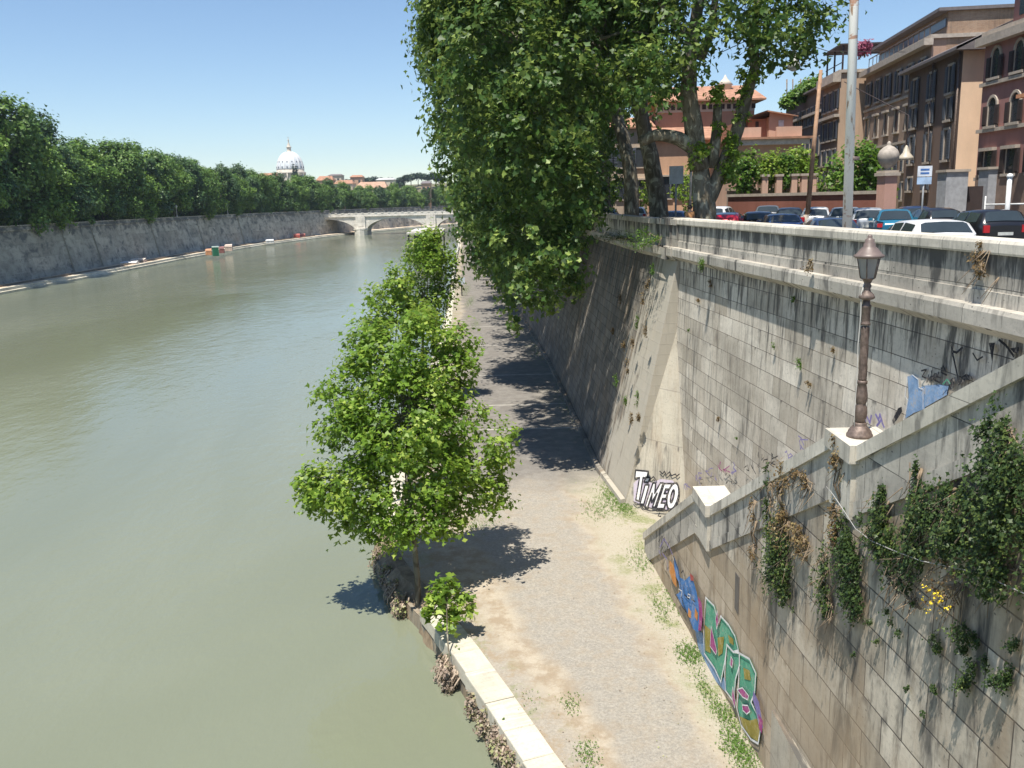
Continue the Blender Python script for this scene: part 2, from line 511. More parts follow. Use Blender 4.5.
M['asphalt'] = ground('asphalt', (0.055, 0.055, 0.06), (0.08, 0.08, 0.08))
M['pavement'] = ground('pavement', (0.20, 0.18, 0.16), (0.26, 0.24, 0.21))
M['land'] = ground('land', (0.10, 0.11, 0.06), (0.18, 0.16, 0.10), 0.02, 1.0)
M['bank_quay'] = ground('far quay earth', (0.55, 0.42, 0.30), (0.70, 0.58, 0.44), 0.12, 2.0)
M['paint'] = plain('road paint white', (0.7, 0.7, 0.68), 0.8)
M['bark'] = None


def bark():
    t = NT('plane bark')
    o = t.obj()
    v = t.noise(t.scale(o, (1, 1, 0.5)), 2.6, 4, 0.6, 1.2)
    c = t.mix(t.ramp(v, 0.42, 0.5), (0.10, 0.085, 0.06), (0.17, 0.15, 0.11))
    c = t.mix(t.ramp(v, 0.56, 0.6), c, (0.34, 0.32, 0.24))
    f = t.noise(t.scale(o, (1, 1, 0.3)), 14, 4)
    t.bsdf(Base_Color=c, Roughness=0.9, Specular_IOR_Level=0.15, Normal=t.bump(t.math('ADD', f, v), 0.6, 0.05))
    return t.m


M['bark'] = bark()
M['twig'] = plain('dry twig', (0.20, 0.15, 0.10), 0.9, 0.3)
M['root'] = plain('pale root', (0.42, 0.33, 0.25), 0.9, 0.3, 5, bump=0.5)
M['leaf_plane'] = leafmat('plane leaves', (0.019, 0.050, 0.009), (0.055, 0.120, 0.020), (0.28, 0.36, 0.085), 0.30)
M['leaf_bright'] = leafmat('bright young leaves', (0.055, 0.115, 0.012), (0.15, 0.26, 0.026), (0.38, 0.47, 0.09), 0.36)
M['leaf_mid'] = leafmat('mid green leaves', (0.05, 0.12, 0.016), (0.10, 0.20, 0.024), (0.20, 0.30, 0.05), 0.35)
M['leaf_bank'] = [leafmat('bank leaves a', (0.026, 0.066, 0.018), (0.075, 0.155, 0.030), (0.19, 0.29, 0.06), 0.2, ovar=0.22),
                  leafmat('bank leaves b', (0.036, 0.080, 0.016), (0.10, 0.195, 0.028), (0.22, 0.33, 0.06), 0.2, ovar=0.22),
                  leafmat('bank leaves c', (0.026, 0.062, 0.026), (0.055, 0.112, 0.036), (0.10, 0.17, 0.045), 0.2, ovar=0.22)]
M['leaf_ivy'] = leafmat('ivy leaves', (0.022, 0.045, 0.012), (0.050, 0.085, 0.022), (0.13, 0.17, 0.04), 0.2)
M['leaf_dry'] = leafmat('dry creeper', (0.12, 0.07, 0.03), (0.20, 0.14, 0.06), (0.28, 0.22, 0.10), 0.2)
M['leaf_root'] = leafmat('dead leaves on roots', (0.20, 0.14, 0.11), (0.38, 0.30, 0.24), (0.30, 0.34, 0.12), 0.2)
M['leaf_pine'] = leafmat('pine needles', (0.016, 0.032, 0.018), (0.030, 0.055, 0.026), (0.045, 0.075, 0.03), 0.1)
M['grass'] = leafmat('grass blades', (0.06, 0.13, 0.02), (0.11, 0.20, 0.03), (0.20, 0.27, 0.06), 0.3)
M['yellow'] = plain('yellow petals', (0.85, 0.62, 0.02), 0.6)


def P_(px, py, Y): return at(px, py, y=Y)

# ================================================================== SETTING
KERB = [(7.5, 2), (5.6, 8), (3, 14.5), (1.03, 19.33), (-.01, 22.14), (-1.19, 25.24), (-2.67, 28.83), (-3.9, 31.2), (-4.81, 33.7), (-5.2, 38),
        (-5.4, 46), (-5.6, 55), (-6.0, 75), (-6.74, 103.4), (-8.43, 139.3), (-11.85, 211.8), (-14.84, 285), (-22, 400), (-24, 470), (-10, 540), (30, 600), (110, 650), (300, 700)]
WALLF = [(4.9, 38.2), (4.31, 43.4), (3.8, 58), (3.2, 74), (2.25, 90), (0.9, 112), (-1.3, 138), (-3.6, 167), (-6.2, 204), (-9.8, 270), (-14, 330), (-19, 400), (-20, 462),
         (-6, 530), (34, 590), (114, 640), (300, 690)]
NEARW = [(7.15, 40.0), (7.55, 34.5), (7.98, 29.5), (8.4, 24.5), (8.75, 20), (9.0, 16), (9.25, 10), (9.4, 4), (9.45, -2)]
BANKW = [(-97, 60), (-98, 120), (-98, 200), (-100.5, 240), (-100.5, 300), (-97, 350), (-88, 410), (-76, 470), (-58, 530), (-28, 600), (20, 660), (90, 710), (300, 760)]


def interp(line, y):
    for a, b in zip(line, line[1:]):
        if a[1] <= y <= b[1] or b[1] <= y <= a[1]:
            t = (y - a[1]) / (b[1] - a[1])
            return a[0] + t * (b[0] - a[0])
    return line[0][0] if y < line[0][1] else line[-1][0]


def stair_x(y): return 5.0 + 0.058 * (32.2 - y)


QZ = 1.4
# river: one sheet to the horizon
b = MB(); WZ = .5
b.face([(-4000, -400, WZ), (4000, -400, WZ), (4000, 5000, WZ), (-4000, 5000, WZ)])
tag(b.build('river_water', M['water']), kind='structure')

# quay path
b = MB()
ys = [2, 5, 8, 11, 14.5, 17, 19.33, 22.14, 25.24, 28.83, 31.2, 32.2, 33.7, 35, 36.5, 38.2, 40, 43.4, 46, 50, 55, 58, 66, 75, 82, 90, 103.4, 112, 125, 138, 150, 167, 185, 204, 240, 285, 330, 400, 462]


def wall_x(y):
    if y <= 32.2: return stair_x(y)
    if y <= 38.2: return 5.0 - 0.1 * (y - 32.2) / 6
    return interp(WALLF, y)


for y0, y1 in zip(ys, ys[1:]):
    nx = 6
    for i in range(nx):
        q, uv = [], []
        for (y, k) in ((y0, i), (y0, i + 1), (y1, i + 1), (y1, i)):
            a, c = interp(KERB, y), wall_x(y)
            u = k / (nx - 1)
            q.append((a + (c - a) * u, y, QZ)); uv.append((u, y))
        b.face(q, uv)
b.box(4.95, 8.6, 32.2, 38.6, 0, QZ - 0.004)
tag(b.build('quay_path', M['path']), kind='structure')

# stone strips across the path (drains)
b = MB()
for y in (52, 58.5, 69, 84, 97):
    x0, x1 = interp(KERB, y) + .05, wall_x(y) - .05
    b.box(x0, x1, y, y + .22, QZ - .1, QZ + .008, skip='d')
tag(b.build('path_strips', plain('worn drain stone', (.34, .32, .28), .9, .2)), kind='structure')

# kerb of separate travertine blocks along the water
b = MB()
pts = []
for a, c in zip(KERB, KERB[1:]):
    a, c = Vector(a), Vector(c)
    pts.append((a, c))
acc = []
L = 0
dens = []
for a, c in pts:
    n = max(1, int((c - a).length / 0.1))
    for i in range(n): dens.append(a + (c - a) * i / n)
rk = random.Random(4)
i = 0
while i < len(dens) - 30 and dens[i].y < 420:
    step = int((1.25 + rk.random() * .7) / 0.1)
    p0, p1 = dens[i], dens[min(i + step, len(dens) - 1)]
    d = (p1 - p0); ln = d.length; d.normalize(); n = Vector((-d.y, d.x))
    g = 0.012
    w = 0.84 + rk.random() * .04
    if 28.0 < p0.y < 35.5:
        i += step
        continue
    zt = QZ + 0.03 + rk.random() * .03
    c0 = p0 + d * g; c1 = p1 - d * g
    rot = rk.uniform(-.012, .012)
    q = [c0, c1, c1 + n * (w + rot), c0 + n * (w - rot)]
    zb = QZ - .42
    vs = [Vector((p.x, p.y, zt)) for p in q]; vb = [Vector((p.x, p.y, zb)) for p in q]
    o = rk.random() * 50
    bev = 0.025
    cen = sum(vs, Vector()) / 4
    vt = [v + (cen - v).normalized() * bev for v in vs]; vm = [v - Vector((0, 0, bev)) for v in vs]
    b.face(vt, [(o, 0), (o + ln, 0), (o + ln, w), (o, w)])
    for k in range(4):
        k2 = (k + 1) % 4
        b.face([vm[k], vm[k2], vt[k2], vt[k]], [(o, 0), (o + 1, 0), (o + 1, .1), (o, .1)])
        b.face([vb[k], vb[k2], vm[k2], vm[k]], [(o, 0), (o + 1, 0), (o + 1, .4), (o, .4)])
    i += step
tag(b.build('kerb', M['kerb']), kind='structure')

# earth bank where the kerb stones are gone under the big young tree
b = MB()
KB = [p for p in [(interp(KERB, 26.9 + i * .35), 26.9 + i * .35) for i in range(28)]]
rk2 = random.Random(9)
prev = None
for (kx, ky) in KB:
    w_ = .75 + rk2.uniform(-.2, .15)
    ring = [(kx + .05, ky, QZ + .012), (kx - w_ * .5, ky, QZ - .02 - rk2.random() * .12), (kx - w_, ky, QZ - .35 - rk2.random() * .15), (kx - w_ - .25, ky, .2)]
    if prev:
        for k in range(3): b.face([prev[k], prev[k + 1], ring[k + 1], ring[k]])
    prev = ring
tag(b.build('earth_bank', ground('root bound earth', (0.16, 0.12, 0.08), (0.28, 0.22, 0.15), 1.5, 9)), kind='structure')

# face of the quay below the kerb
b = MB()
b.extrude_profile(KERB, [(0.0, QZ - .02), (0.0, QZ - .4), (0.78, QZ - .4), (0.95, -1.0)], side=1, closed=False)
tag(b.build('quay_bank', M['quay_side']), kind='structure')

# far bank quay
bq = MB()
inner = [(p[0] - .6, p[1]) for p in BANKW]
off = []
WE = [(-91, 60), (-92, 120), (-92, 215), (-93.5, 260), (-93.5, 300), (-91.5, 345), (-83, 405), (-71, 462), (-53, 520), (-24, 590), (23, 648), (92, 700), (300, 745)]
for i in range(len(BANKW) - 1):
    a, c, d, e = inner[i], inner[i + 1], WE[i + 1], WE[i]
    bq.face([(a[0], a[1], QZ), (e[0], e[1], QZ), (d[0], d[1], QZ), (c[0], c[1], QZ)])
tag(bq.build('far_quay', M['bank_quay']), kind='structure')
bq = MB()
bq.extrude_profile(WE, [(0, QZ + .06), (-.1, 0.95), (-.5, .9), (-.6, -1), (.9, -1), (.9, QZ + .06)], side=1)
tag(bq.build('far_kerb', M['kerb']), kind='structure')
bq = MB()
W2 = [(p[0] - 2.6, p[1]) for p in WE]
bq.extrude_profile(W2[:7], [(0, QZ + .02), (0, QZ + .34), (.3, QZ + .34), (.3, QZ + .02)], side=1)
tag(bq.build('far_quay_step', M['quay_side']), kind='structure')

# land behind both banks
b = MB()
lz = 11.0
poly = [(p[0] - 2.6, p[1], lz) for p in BANKW]
b.face([(-4000, -400, lz), (-100, -400, lz)] + poly + [(4000, 1200, lz), (4000, 6000, lz), (-4000, 6000, lz)])
tag(b.build('far_bank_ground', M['land']), kind='structure')
b = MB()
poly = [(p[0] + 2.9, p[1], 12.46) for p in WALLF[1:]]
b.face([(9.8, -400, 12.46), (4000, -400, 12.46), (4000, 900, 12.46), (300, 692, 12.46)] + poly[::-1][1:] + [(7.9, 40, 12.46), (8.5, 30, 12.46), (9.8, 10, 12.46)])
tag(b.build('near_bank_ground', M['land']), kind='structure')


def shift_line(line, dx): return [(p[0] + dx, p[1]) for p in line]


PAVE = [(9.9, -20), (9.8, 4), (9.5, 16), (9.0, 24), (8.3, 32), (7.6, 40), (7.2, 45), (6.8, 58), (6.3, 74), (5.3, 90), (4.0, 112), (1.8, 138), (-.5, 167), (-3, 204), (-6.5, 270)]


def strip(line0, line1, z, name, mat, kind='structure'):
    b = MB()
    for i in range(len(line0) - 1):
        b.face([(*line0[i], z), (*line1[i], z), (*line1[i + 1], z), (*line0[i + 1], z)])
    return tag(b.build(name, mat), kind=kind)


b = MB(); b.extrude_profile(PAVE, [(0.35, 12.3), (0.35, 12.62), (-1.9, 12.62), (-1.9, 12.3)], side=1)
pv = tag(b.build('pavement', M['pavement']), kind='structure')
RD0 = shift_line(PAVE, 1.9); RD1 = [(p[0] + 18.5, p[1]) for p in PAVE]
strip(RD0, RD1, 12.5, 'road', M['asphalt'])
b = MB(); b.extrude_profile(RD1, [(0, 12.3), (0, 12.62), (-4.5, 12.62), (-4.5, 12.3)], side=1)
tag(b.build('pavement', M['pavement']), kind='structure')
b = MB()
for off_ in (6.6, 12.8):
    y = 0
    while y < 160:
        x = interp(RD0, y) + off_; x2 = interp(RD0, y + 2.5) + off_
        b.face([(x, y, 12.504), (x + .14, y, 12.504), (x2 + .14, y + 2.5, 12.504), (x2, y + 2.5, 12.504)])
        y += 6
tag(b.build('road_markings', M['paint']), kind='structure')

# ================================================================== EMBANKMENT WALLS
near = empty('embankment_wall', (8.5, 22, QZ), 0, 'pale travertine retaining wall with parapet rising behind the stairs, black drip stains below its ledge', 'embankment wall')
near_m = Matrix.Translation((-8.5, -22, -QZ))


def parented(o, root):
    o.parent = root
    o.matrix_parent_inverse = Matrix.Translation(-Vector(root.location)) if root.rotation_euler[2] == 0 else (Matrix.Translation(root.location) @ Matrix.Rotation(root.rotation_euler[2], 4, 'Z')).inverted()
    KIDS.setdefault(root.name, []).append(o)
    return o


b = MB()
b.extrude_profile(NEARW, [(0.42, 0.0), (0.0, 12.12), (-.9, 12.12), (-1.1, 0.0)], side=-1)
parented(b.build('masonry', M['wall_near']), near)
b = MB()
b.extrude_profile(NEARW, [(0.02, 12.10), (0.12, 12.16), (0.30, 12.26), (0.36, 12.30), (0.36, 12.58), (0.33, 12.66), (-.9, 12.66), (-.9, 12.10)], side=-1)
parented(b.build('ledge', M['ledge']), near)
b = MB()
b.extrude_profile(NEARW, [(0.06, 12.64), (0.06, 13.62), (-.42, 13.62), (-.42, 12.64)], side=-1)
b.extrude_profile(NEARW, [(0.10, 12.64), (0.10, 12.92), (0.02, 12.92), (0.02, 12.64)], side=-1)
parented(b.build('parapet', M['parapet']), near)
b = MB()
b.extrude_profile(NEARW, [(0.13, 13.60), (0.15, 13.64), (0.15, 13.80), (0.12, 13.86), (-.50, 13.86), (-.52, 13.80), (-.52, 13.60)], side=-1)
parented(b.build('coping', M['coping']), near)

farw = empty('embankment_wall', (4, 60, QZ), 0, 'sloping dark stone retaining wall shaded by the plane trees along the path', 'embankment wall')
b = MB()
b.extrude_profile(WALLF, [(0.0, -1.0), (0.0, QZ), (-2.3, 12.12), (-3.2, 12.12), (-3.2, -1.0)], side=1)
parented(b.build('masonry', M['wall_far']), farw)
b = MB()
b.extrude_profile(WALLF, [(-2.2, 12.10), (-1.95, 12.3), (-1.95, 12.62), (-3.1, 12.62), (-3.1, 12.10)], side=1)
parented(b.build('ledge', M['ledge']), farw)
b = MB()
b.extrude_profile(WALLF, [(-2.25, 12.60), (-2.25, 13.6), (-2.7, 13.6), (-2.7, 12.60)], side=1)
parented(b.build('parapet', M['parapet']), farw)
b = MB()
b.extrude_profile(WALLF, [(-2.15, 13.58), (-2.15, 13.82), (-2.8, 13.82), (-2.8, 13.58)], side=1)
parented(b.build('coping', M['ledge']), farw)
# low kerb stones at the wall foot
b = MB()
b.extrude_profile(WALLF[:9], [(0.22, QZ), (0.2, QZ + .22), (0.0, QZ + .26), (-.1, QZ)], side=1)
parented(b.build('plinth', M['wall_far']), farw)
# the pale triangular end face of the sloping wall
A_, E_, C_ = Vector((4.9, 38.2, QZ)), Vector((7.25, 35.2, QZ)), Vector((7.2, 39.85, 12.6))
A2_ = Vector((4.9, 38.2, QZ))
b = MB()
Cl = Vector((7.08, 39.7, 12.6))
nface = (E_ - A_).cross(C_ - A_).normalized()
if nface.y > 0: nface = -nface
b.face([A_, E_, C_], [(0, QZ), (3.8, QZ), (2.3, 12.6)])
b.face([A_, C_, Vector((7.4, 41, 12.6)), Vector((4.9, 41, QZ))], [(0, QZ), (2, 12.6), (3, 12.6), (3, QZ)])
b.face([A_, E_, Vector((7.25, 35.2, -.5)), Vector((4.9, 38.2, -.5))], [(0, 1.4), (3.8, 1.4), (3.8, 0), (0, 0)])
endf = parented(b.build('end_face', M['concrete']), farw)
tag(endf, 'pale smooth triangular end face with black and white lettering at its foot')
b = MB()
b.box(6.95, 7.75, 39.2, 41.2, 12.60, 13.6); b.box(6.85, 7.85, 39.1, 41.3, 13.58, 13.87); b.box(6.7, 7.7, 39.0, 41.3, 12.12, 12.62)
parented(b.build('corner_pier', M['parapet']), farw)

# ---- stair wall
sx = stair_x
ST = [(32.7, 2.16), (32.2, 2.44), (25.4, 6.2), (23.9, 6.26), (16.06, 10.42), (15.09, 10.42), (10.77, 12.75), (8.6, 13.9), (2.0, 13.9)]
stair = empty('stair_wall', (5.6, 22, QZ), 0, 'travertine stair parapet wall climbing to the right in three flights with ivy and painted letters', 'stair wall')
b = MB()
TH = 0.42


def wall_poly(b, off_out, off_in, dz_top, zlow_fn, mi=0):
    for (y0, z0), (y1, z1) in zip(ST, ST[1:]):
        q = [(sx(y0) - off_out, y0, zlow_fn(z0)), (sx(y1) - off_out, y1, zlow_fn(z1)), (sx(y1) - off_out, y1, z1 + dz_top), (sx(y0) - off_out, y0, z0 + dz_top)]
        b.face(q, [(40 - p[1], p[2]) for p in q], mi)
        q2 = [(p[0] + off_out + off_in, p[1], p[2]) for p in q][::-1]
        b.face(q2, [(40 - p[1], p[2]) for p in q2], mi)
        t1 = [q[3], q[2], (q2[0][0], y1, z1 + dz_top) if False else (sx(y1) + off_in, y1, z1 + dz_top), (sx(y0) + off_in, y0, z0 + dz_top)]
        b.face(t1, [(40 - p[1], p[0]) for p in t1], mi)
        t2 = [q[0], q[1], (sx(y1) + off_in, y1, zlow_fn(z1)), (sx(y0) + off_in, y0, zlow_fn(z0))]
        b.face(t2, [(40 - p[1], p[0]) for p in t2], mi)
    for (y, z) in (ST[0], ST[-1]):
        q = [(sx(y) - off_out, y, zlow_fn(z)), (sx(y) + off_in, y, zlow_fn(z)), (sx(y) + off_in, y, z + dz_top), (sx(y) - off_out, y, z + dz_top)]
        b.face(q, [(p[0], p[2]) for p in q], mi)


wall_poly(b, 0.0, TH, -0.2, lambda z: -0.5)
masonry_o = parented(b.build('masonry', M['wall_stair']), stair)
b = MB(); wall_poly(b, 0.10, TH + .08, 0.0, lambda z: z - 0.28)
parented(b.build('coping', M['coping']), stair)
b = MB()
wall_poly(b, 0.06, 0.05, -1.0, lambda z: z - 1.27)
wall_poly(b, 0.03, 0.05, -.24, lambda z: z - 1.05)
parented(b.build('string_course', M['parapet']), stair)
# landing pedestals
b = MB()
for (y0, y1, zt) in ((23.75, 25.5, 6.32), (14.95, 16.2, 10.47)):
    b.box(sx((y0 + y1) / 2) - .17, sx((y0 + y1) / 2) + .78, y0, y1, zt - .30, zt + .03)
    b.box(sx((y0 + y1) / 2) - .09, sx((y0 + y1) / 2) + .7, y0 + .1, y1 - .1, zt - 1.35, zt - .30)
parented(b.build('pedestal', M['coping']), stair)
# niche: flush dark patch painted for recess shade; lower smooth panel
b = MB()
b.box(sx(21.6) - .004, sx(21.6) + .06, 21.3, 21.8, 4.3, 5.3)
dn = parented(b.build('niche', plain('dark patch for recess shade', (0.12, 0.105, 0.09), 0.9)), stair)
b = MB()
b.box(sx(17.9) - .10, sx(15) + .02, 12.0, 18.6, 0, 3.25)
parented(b.build('repair_panel', M['concrete']), stair)

# steps between the stair wall and the embankment wall
b = MB()
y = 33.2; z = QZ
for (ya, za), (yb, zb) in zip(ST[1:], ST[2:]):
    if zb - za > 1:
        n = int(round((zb - za) / 0.165))
        for i in range(n):
            y0 = ya + (yb - ya) * i / n; y1 = ya + (yb - ya) * (i + 1) / n
            zt = za - 1.0 + (zb - za) * (i + 1) / n
            b.box(sx(y0) + TH - .02, interp(NEARW, y0) + .2, y1, y0, -.4, min(zt, 12.64))
    else:
        b.box(sx(ya) + TH - .02, interp(NEARW, ya) + .2, yb, ya, -.4, min(za - .98, 12.64))
tag(b.build('stair_steps', M['steps']), kind='structure')

# far bank wall
bw = empty('embankment_wall', (-100, 200, QZ), 0, 'long grey stone wall of the far bank under the tree row', 'embankment wall')
b = MB()
b.extrude_profile(BANKW, [(0, -1), (0, QZ), (2.0, 11.3), (3.0, 11.3), (3, -1)], side=1)
parented(b.build('masonry', M['wall_bank']), bw)
b = MB()
b.extrude_profile(BANKW, [(1.75, 11.2), (1.7, 11.55), (3, 11.55), (3, 11.2)], side=1)
b.extrude_profile(BANKW, [(2.0, 11.5), (2.0, 12.2), (2.5, 12.2), (2.5, 11.5)], side=1)
parented(b.build('parapet', M['wall_bank']), bw)
b = MB()
b.extrude_profile(BANKW, [(1.9, 12.2), (1.9, 12.36), (2.6, 12.36), (2.6, 12.2)], side=1)
parented(b.build('coping', M['ledge']), bw)
# buttress strips
b = MB()
for y in (146, 172, 205, 222, 262, 301, 338):
    x = interp(BANKW, y)
    for w in (1.2,):
        q = [(x + .35, y, QZ), (x + .35, y + w * 2, QZ), (x - 1.75, y + w * 2, 11.1), (x - 1.75, y, 11.1)]
        b.face(q, [(0, 0), (w * 2, 0), (w * 2, 10), (0, 10)])
        b.face([(x + .35, y, QZ), (x - 1.75, y, 11.1), (x - 2.2, y, 11.1), (x - .3, y, QZ)])
        b.face([(x + .35, y + 2 * w, QZ), (x - 1.75, y + 2 * w, 11.1), (x - 2.2, y + 2 * w, 11.1), (x - .3, y + 2 * w, QZ)])
parented(b.build('buttress', M['wall_bank']), bw)

# ================================================================== GRAFFITI (paint on the walls)
def spray(name, c):
    t = NT(name)
    p = t.pos()
    n = t.noise(p, 2.4, 6, .75); f = t.noise(p, 16.0, 4, .7)
    cc = t.mix(t.ramp(n, .35, .65), tuple(x * .8 for x in c), tuple(min(1, x * 1.15) for x in c))
    worn = t.math('MULTIPLY', t.ramp(t.math('ADD', t.math('MULTIPLY', n, .6), t.math('MULTIPLY', f, .5)), .54, .70), .65)
    cc = t.mix(worn, cc, (.42, .37, .30))
    t.bsdf(Base_Color=cc, Roughness=.8, Specular_IOR_Level=.2, Normal=t.bump(f, .4, .02))
    return t.m


GM = {k: spray('spray paint ' + k, c) for k, c in dict(
    black=(0.03, 0.03, 0.035), white=(0.78, 0.77, 0.76), lilac=(0.50, 0.44, 0.52), green=(0.10, 0.36, 0.23), ochre=(0.33, 0.27, 0.06), magenta=(0.36, 0.06, 0.22),
    blue=(0.06, 0.20, 0.48), sky=(0.22, 0.34, 0.52), orange=(0.62, 0.26, 0.07), purple=(0.24, 0.20, 0.42), red=(0.4, 0.08, 0.07)).items()}


class Paint:
    def __init__(self, origin, normal, lift=0.012, scale=1.0, ox=0.0, oy=0.0):
        self.o, self.n = Vector(origin), Vector(normal).normalized()
        self.l = lift; self.s, self.ox, self.oy = scale, ox, oy
        self.b = MB(); self.mats = []; self.layer = 0

    def w(self, p):
        px, py = p[0] / self.s + self.ox, p[1] / self.s + self.oy
        return on_plane(px, py, self.o, self.n) + self.n * (self.l + 0.0035 * self.layer)

    def mi(self, m):
        if m not in self.mats: self.mats.append(m)
        return self.mats.index(m)

    def poly(self, m, pts):
        self.layer += 1
        W = [self.w(p) for p in pts]
        self.b.face(W, [(0, 0)] * len(W), self.mi(m))

    def stroke(self, m, pts, w, closed=False):
        """w in world metres"""
        self.layer += 1
        if closed: pts = list(pts) + [pts[0]]
        W = [self.w(p) for p in pts]
        k = self.mi(m)
        for i, (a, c) in enumerate(zip(W, W[1:])):
            d = (c - a)
            if d.length < 1e-5: continue
            d.normalize(); s = d.cross(self.n).normalized() * w / 2
            e = self.n * (0.0002 * (i % 3))
            self.b.face([a - s - d * w * .35 + e, c - s + d * w * .35 + e, c + s + d * w * .35 + e, a + s - d * w * .35 + e], None, k)

    def build(self, name, label, parent):
        o = self.b.build(name, [GM[m] for m in self.mats])
        parented(o, parent)
        return tag(o, label)


def ell(cx, cy, rx, ry, n=14, rot=0.0):
    return [(cx + rx * math.cos(t) * math.cos(rot) - ry * math.sin(t) * math.sin(rot), cy + rx * math.cos(t) * math.sin(rot) + ry * math.sin(t) * math.cos(rot))
            for t in [2 * math.pi * i / n for i in range(n)]]


# black outlined white letters TIMEO on the end face (design in 7.68x zoom coordinates from 600,440)
g = Paint(A_, nface, 0.03, 7.68, 600, 440)
g.poly('lilac', [(262, 330), (300, 300), (345, 300), (400, 330), (470, 300), (560, 310), (600, 350), (600, 480), (540, 535), (430, 530), (330, 500), (262, 470)])
def slanted(shape, x0, w_, y0, h_, sl):
    return [(x0 + u * w_ + (1 - v) * sl, y0 + v * h_) for u, v in shape]


T = [slanted([(0, 0), (1, .04), (.96, .26), (.66, .24), (.62, 1), (.34, .96), (.38, .24), (.02, .26)], 245, 98, 232, 238, 34)]
I = [slanted([(0, 0), (1, 0), (1, 1), (0, 1)], 312, 30, 345, 148, 40), slanted([(0, 0), (1, 0.1), (.9, 1), (-.05, .9)], 345, 34, 286, 40, 14)]
MM = [slanted([(0, 0), (.26, 0), (.5, .42), (.74, 0), (1, 0), (1, 1), (.74, 1), (.74, .42), (.52, .78), (.46, .78), (.26, .42), (.26, 1), (0, 1)], 352, 78, 330, 186, 62)]
EE = [slanted([(0, 0), (1, 0), (1, .22), (.4, .22), (.4, .40), (.85, .40), (.85, .60), (.4, .60), (.4, .78), (1, .78), (1, 1), (0, 1)], 440, 58, 335, 192, 62)]
for shp in T + I + MM + EE:
    g.poly('white', shp); g.stroke('black', shp, 0.075, True)
O = ell(568, 432, 42, 104, 18, 0.22)
g.poly('white', O); g.stroke('black', O, 0.09, True)
g.poly('lilac', ell(565, 432, 10, 48, 12, 0.22)); g.stroke('black', ell(565, 432, 10, 48, 12, 0.22), 0.09, True)
for a in ([(360, 300), (375, 280), (400, 300), (420, 282), (445, 312)], [(470, 240), (490, 262), (505, 240), (520, 270), (545, 245), (560, 275), (590, 262), (600, 280), (620, 262)],
          [(310, 540), (330, 590), (365, 600), (380, 560)], [(265, 470), (290, 500), (320, 490), (345, 530), (400, 545), (460, 540), (520, 545), (580, 520), (620, 470)],
          [(470, 560), (455, 590), (480, 585)]):
    g.stroke('black', a, 0.05)
g.build('graffiti', 'white bubble letters TIMEO outlined in black', farw)

# painted letters on the lower stair wall (3.49x zoom from 660,530)
no = Vector((-1, -0.058, 0)).normalized()
g = Paint((sx(22), 22, 3), no, 0.014, 3.49, 660, 530)
g.poly('sky', [(120, 330), (150, 360), (165, 430), (215, 500), (250, 560), (240, 575), (190, 520), (140, 430)])
G1 = [(165, 235), (195, 265), (210, 330), (218, 300), (245, 330), (268, 370), (280, 420), (262, 425), (240, 400), (232, 460), (218, 530), (195, 480), (160, 430), (158, 340)]
G2 = [(240, 400), (262, 425), (283, 428), (285, 470), (270, 520), (265, 600), (235, 560), (232, 500)]
G3 = [(285, 430), (320, 450), (342, 500), (338, 570), (325, 600), (345, 640), (358, 700), (350, 745), (325, 730), (290, 680), (275, 620), (280, 560), (283, 500)]
for s_ in (G1, G2, G3):
    g.poly('green', s_)
g.poly('ochre', [(160, 330), (182, 350), (180, 430), (162, 420)])
g.poly('ochre', [(205, 375), (228, 372), (222, 430), (208, 440)])
g.poly('ochre', [(296, 480), (318, 490), (322, 525), (300, 520)])
g.poly('ochre', [(284, 650), (318, 665), (354, 655), (356, 715), (346, 738), (322, 722), (292, 680)])
g.poly('ochre', [(243, 365), (262, 380), (262, 402), (248, 392)])
for s_ in (G1, G2, G3):
    g.stroke('white', s_, 0.055, True)
for s_ in ([(186, 335), (206, 420), (203, 435), (182, 405)], [(256, 440), (264, 455), (260, 480), (254, 470)], [(279, 556), (298, 550), (320, 578), (316, 592), (298, 582)],
           [(298, 610), (318, 612), (326, 632), (314, 642), (300, 628)], [(266, 545), (275, 600), (272, 620), (262, 580)], [(212, 280), (216, 320), (210, 345), (206, 310)]):
    g.poly('magenta', s_); g.stroke('white', s_, 0.03, True)
g.poly('purple', [(340, 560), (360, 600), (375, 690), (362, 690), (350, 630), (338, 590)])
g.poly('magenta', [(358, 640), (374, 665), (370, 710), (360, 690)])
# the blue figure beside them
g.poly('blue', [(60, 90), (75, 130), (82, 165), (100, 175), (115, 160), (128, 175), (140, 215), (148, 260), (150, 320), (146, 358), (128, 345), (108, 290), (88, 262), (68, 225), (82, 215), (76, 180), (62, 150)])
g.poly('orange', [(45, 105), (58, 120), (66, 150), (70, 200), (58, 185), (44, 145)])
g.poly('orange', [(112, 270), (122, 285), (120, 308), (110, 300)])
g.poly('orange', [(136, 270), (146, 290), (144, 318), (134, 300)])
g.poly('red', [(118, 150), (130, 160), (132, 178), (120, 175)])
g.poly('magenta', [(148, 230), (160, 255), (164, 300), (158, 350), (148, 350), (152, 300)])
for s_ in ([(60, 90), (75, 130), (82, 165), (90, 240), (108, 290), (128, 345)], [(68, 225), (88, 262), (105, 285)], [(95, 190), (100, 225), (115, 240), (112, 200)], [(120, 200), (126, 240), (138, 250)],
           [(30, 25), (40, 60), (45, 90)], [(20, 50), (30, 80), (38, 70), (48, 40)], [(10, 40), (22, 20), (34, 45), (30, 90)], [(90, 150), (98, 140), (104, 160)]):
    g.stroke('black', s_, 0.045)
for s_ in ([(15, 60), (30, 30), (50, 60), (60, 85)], [(24, 80), (40, 100), (44, 140)], [(12, 70), (20, 90)]):
    g.stroke('purple', s_, 0.05)
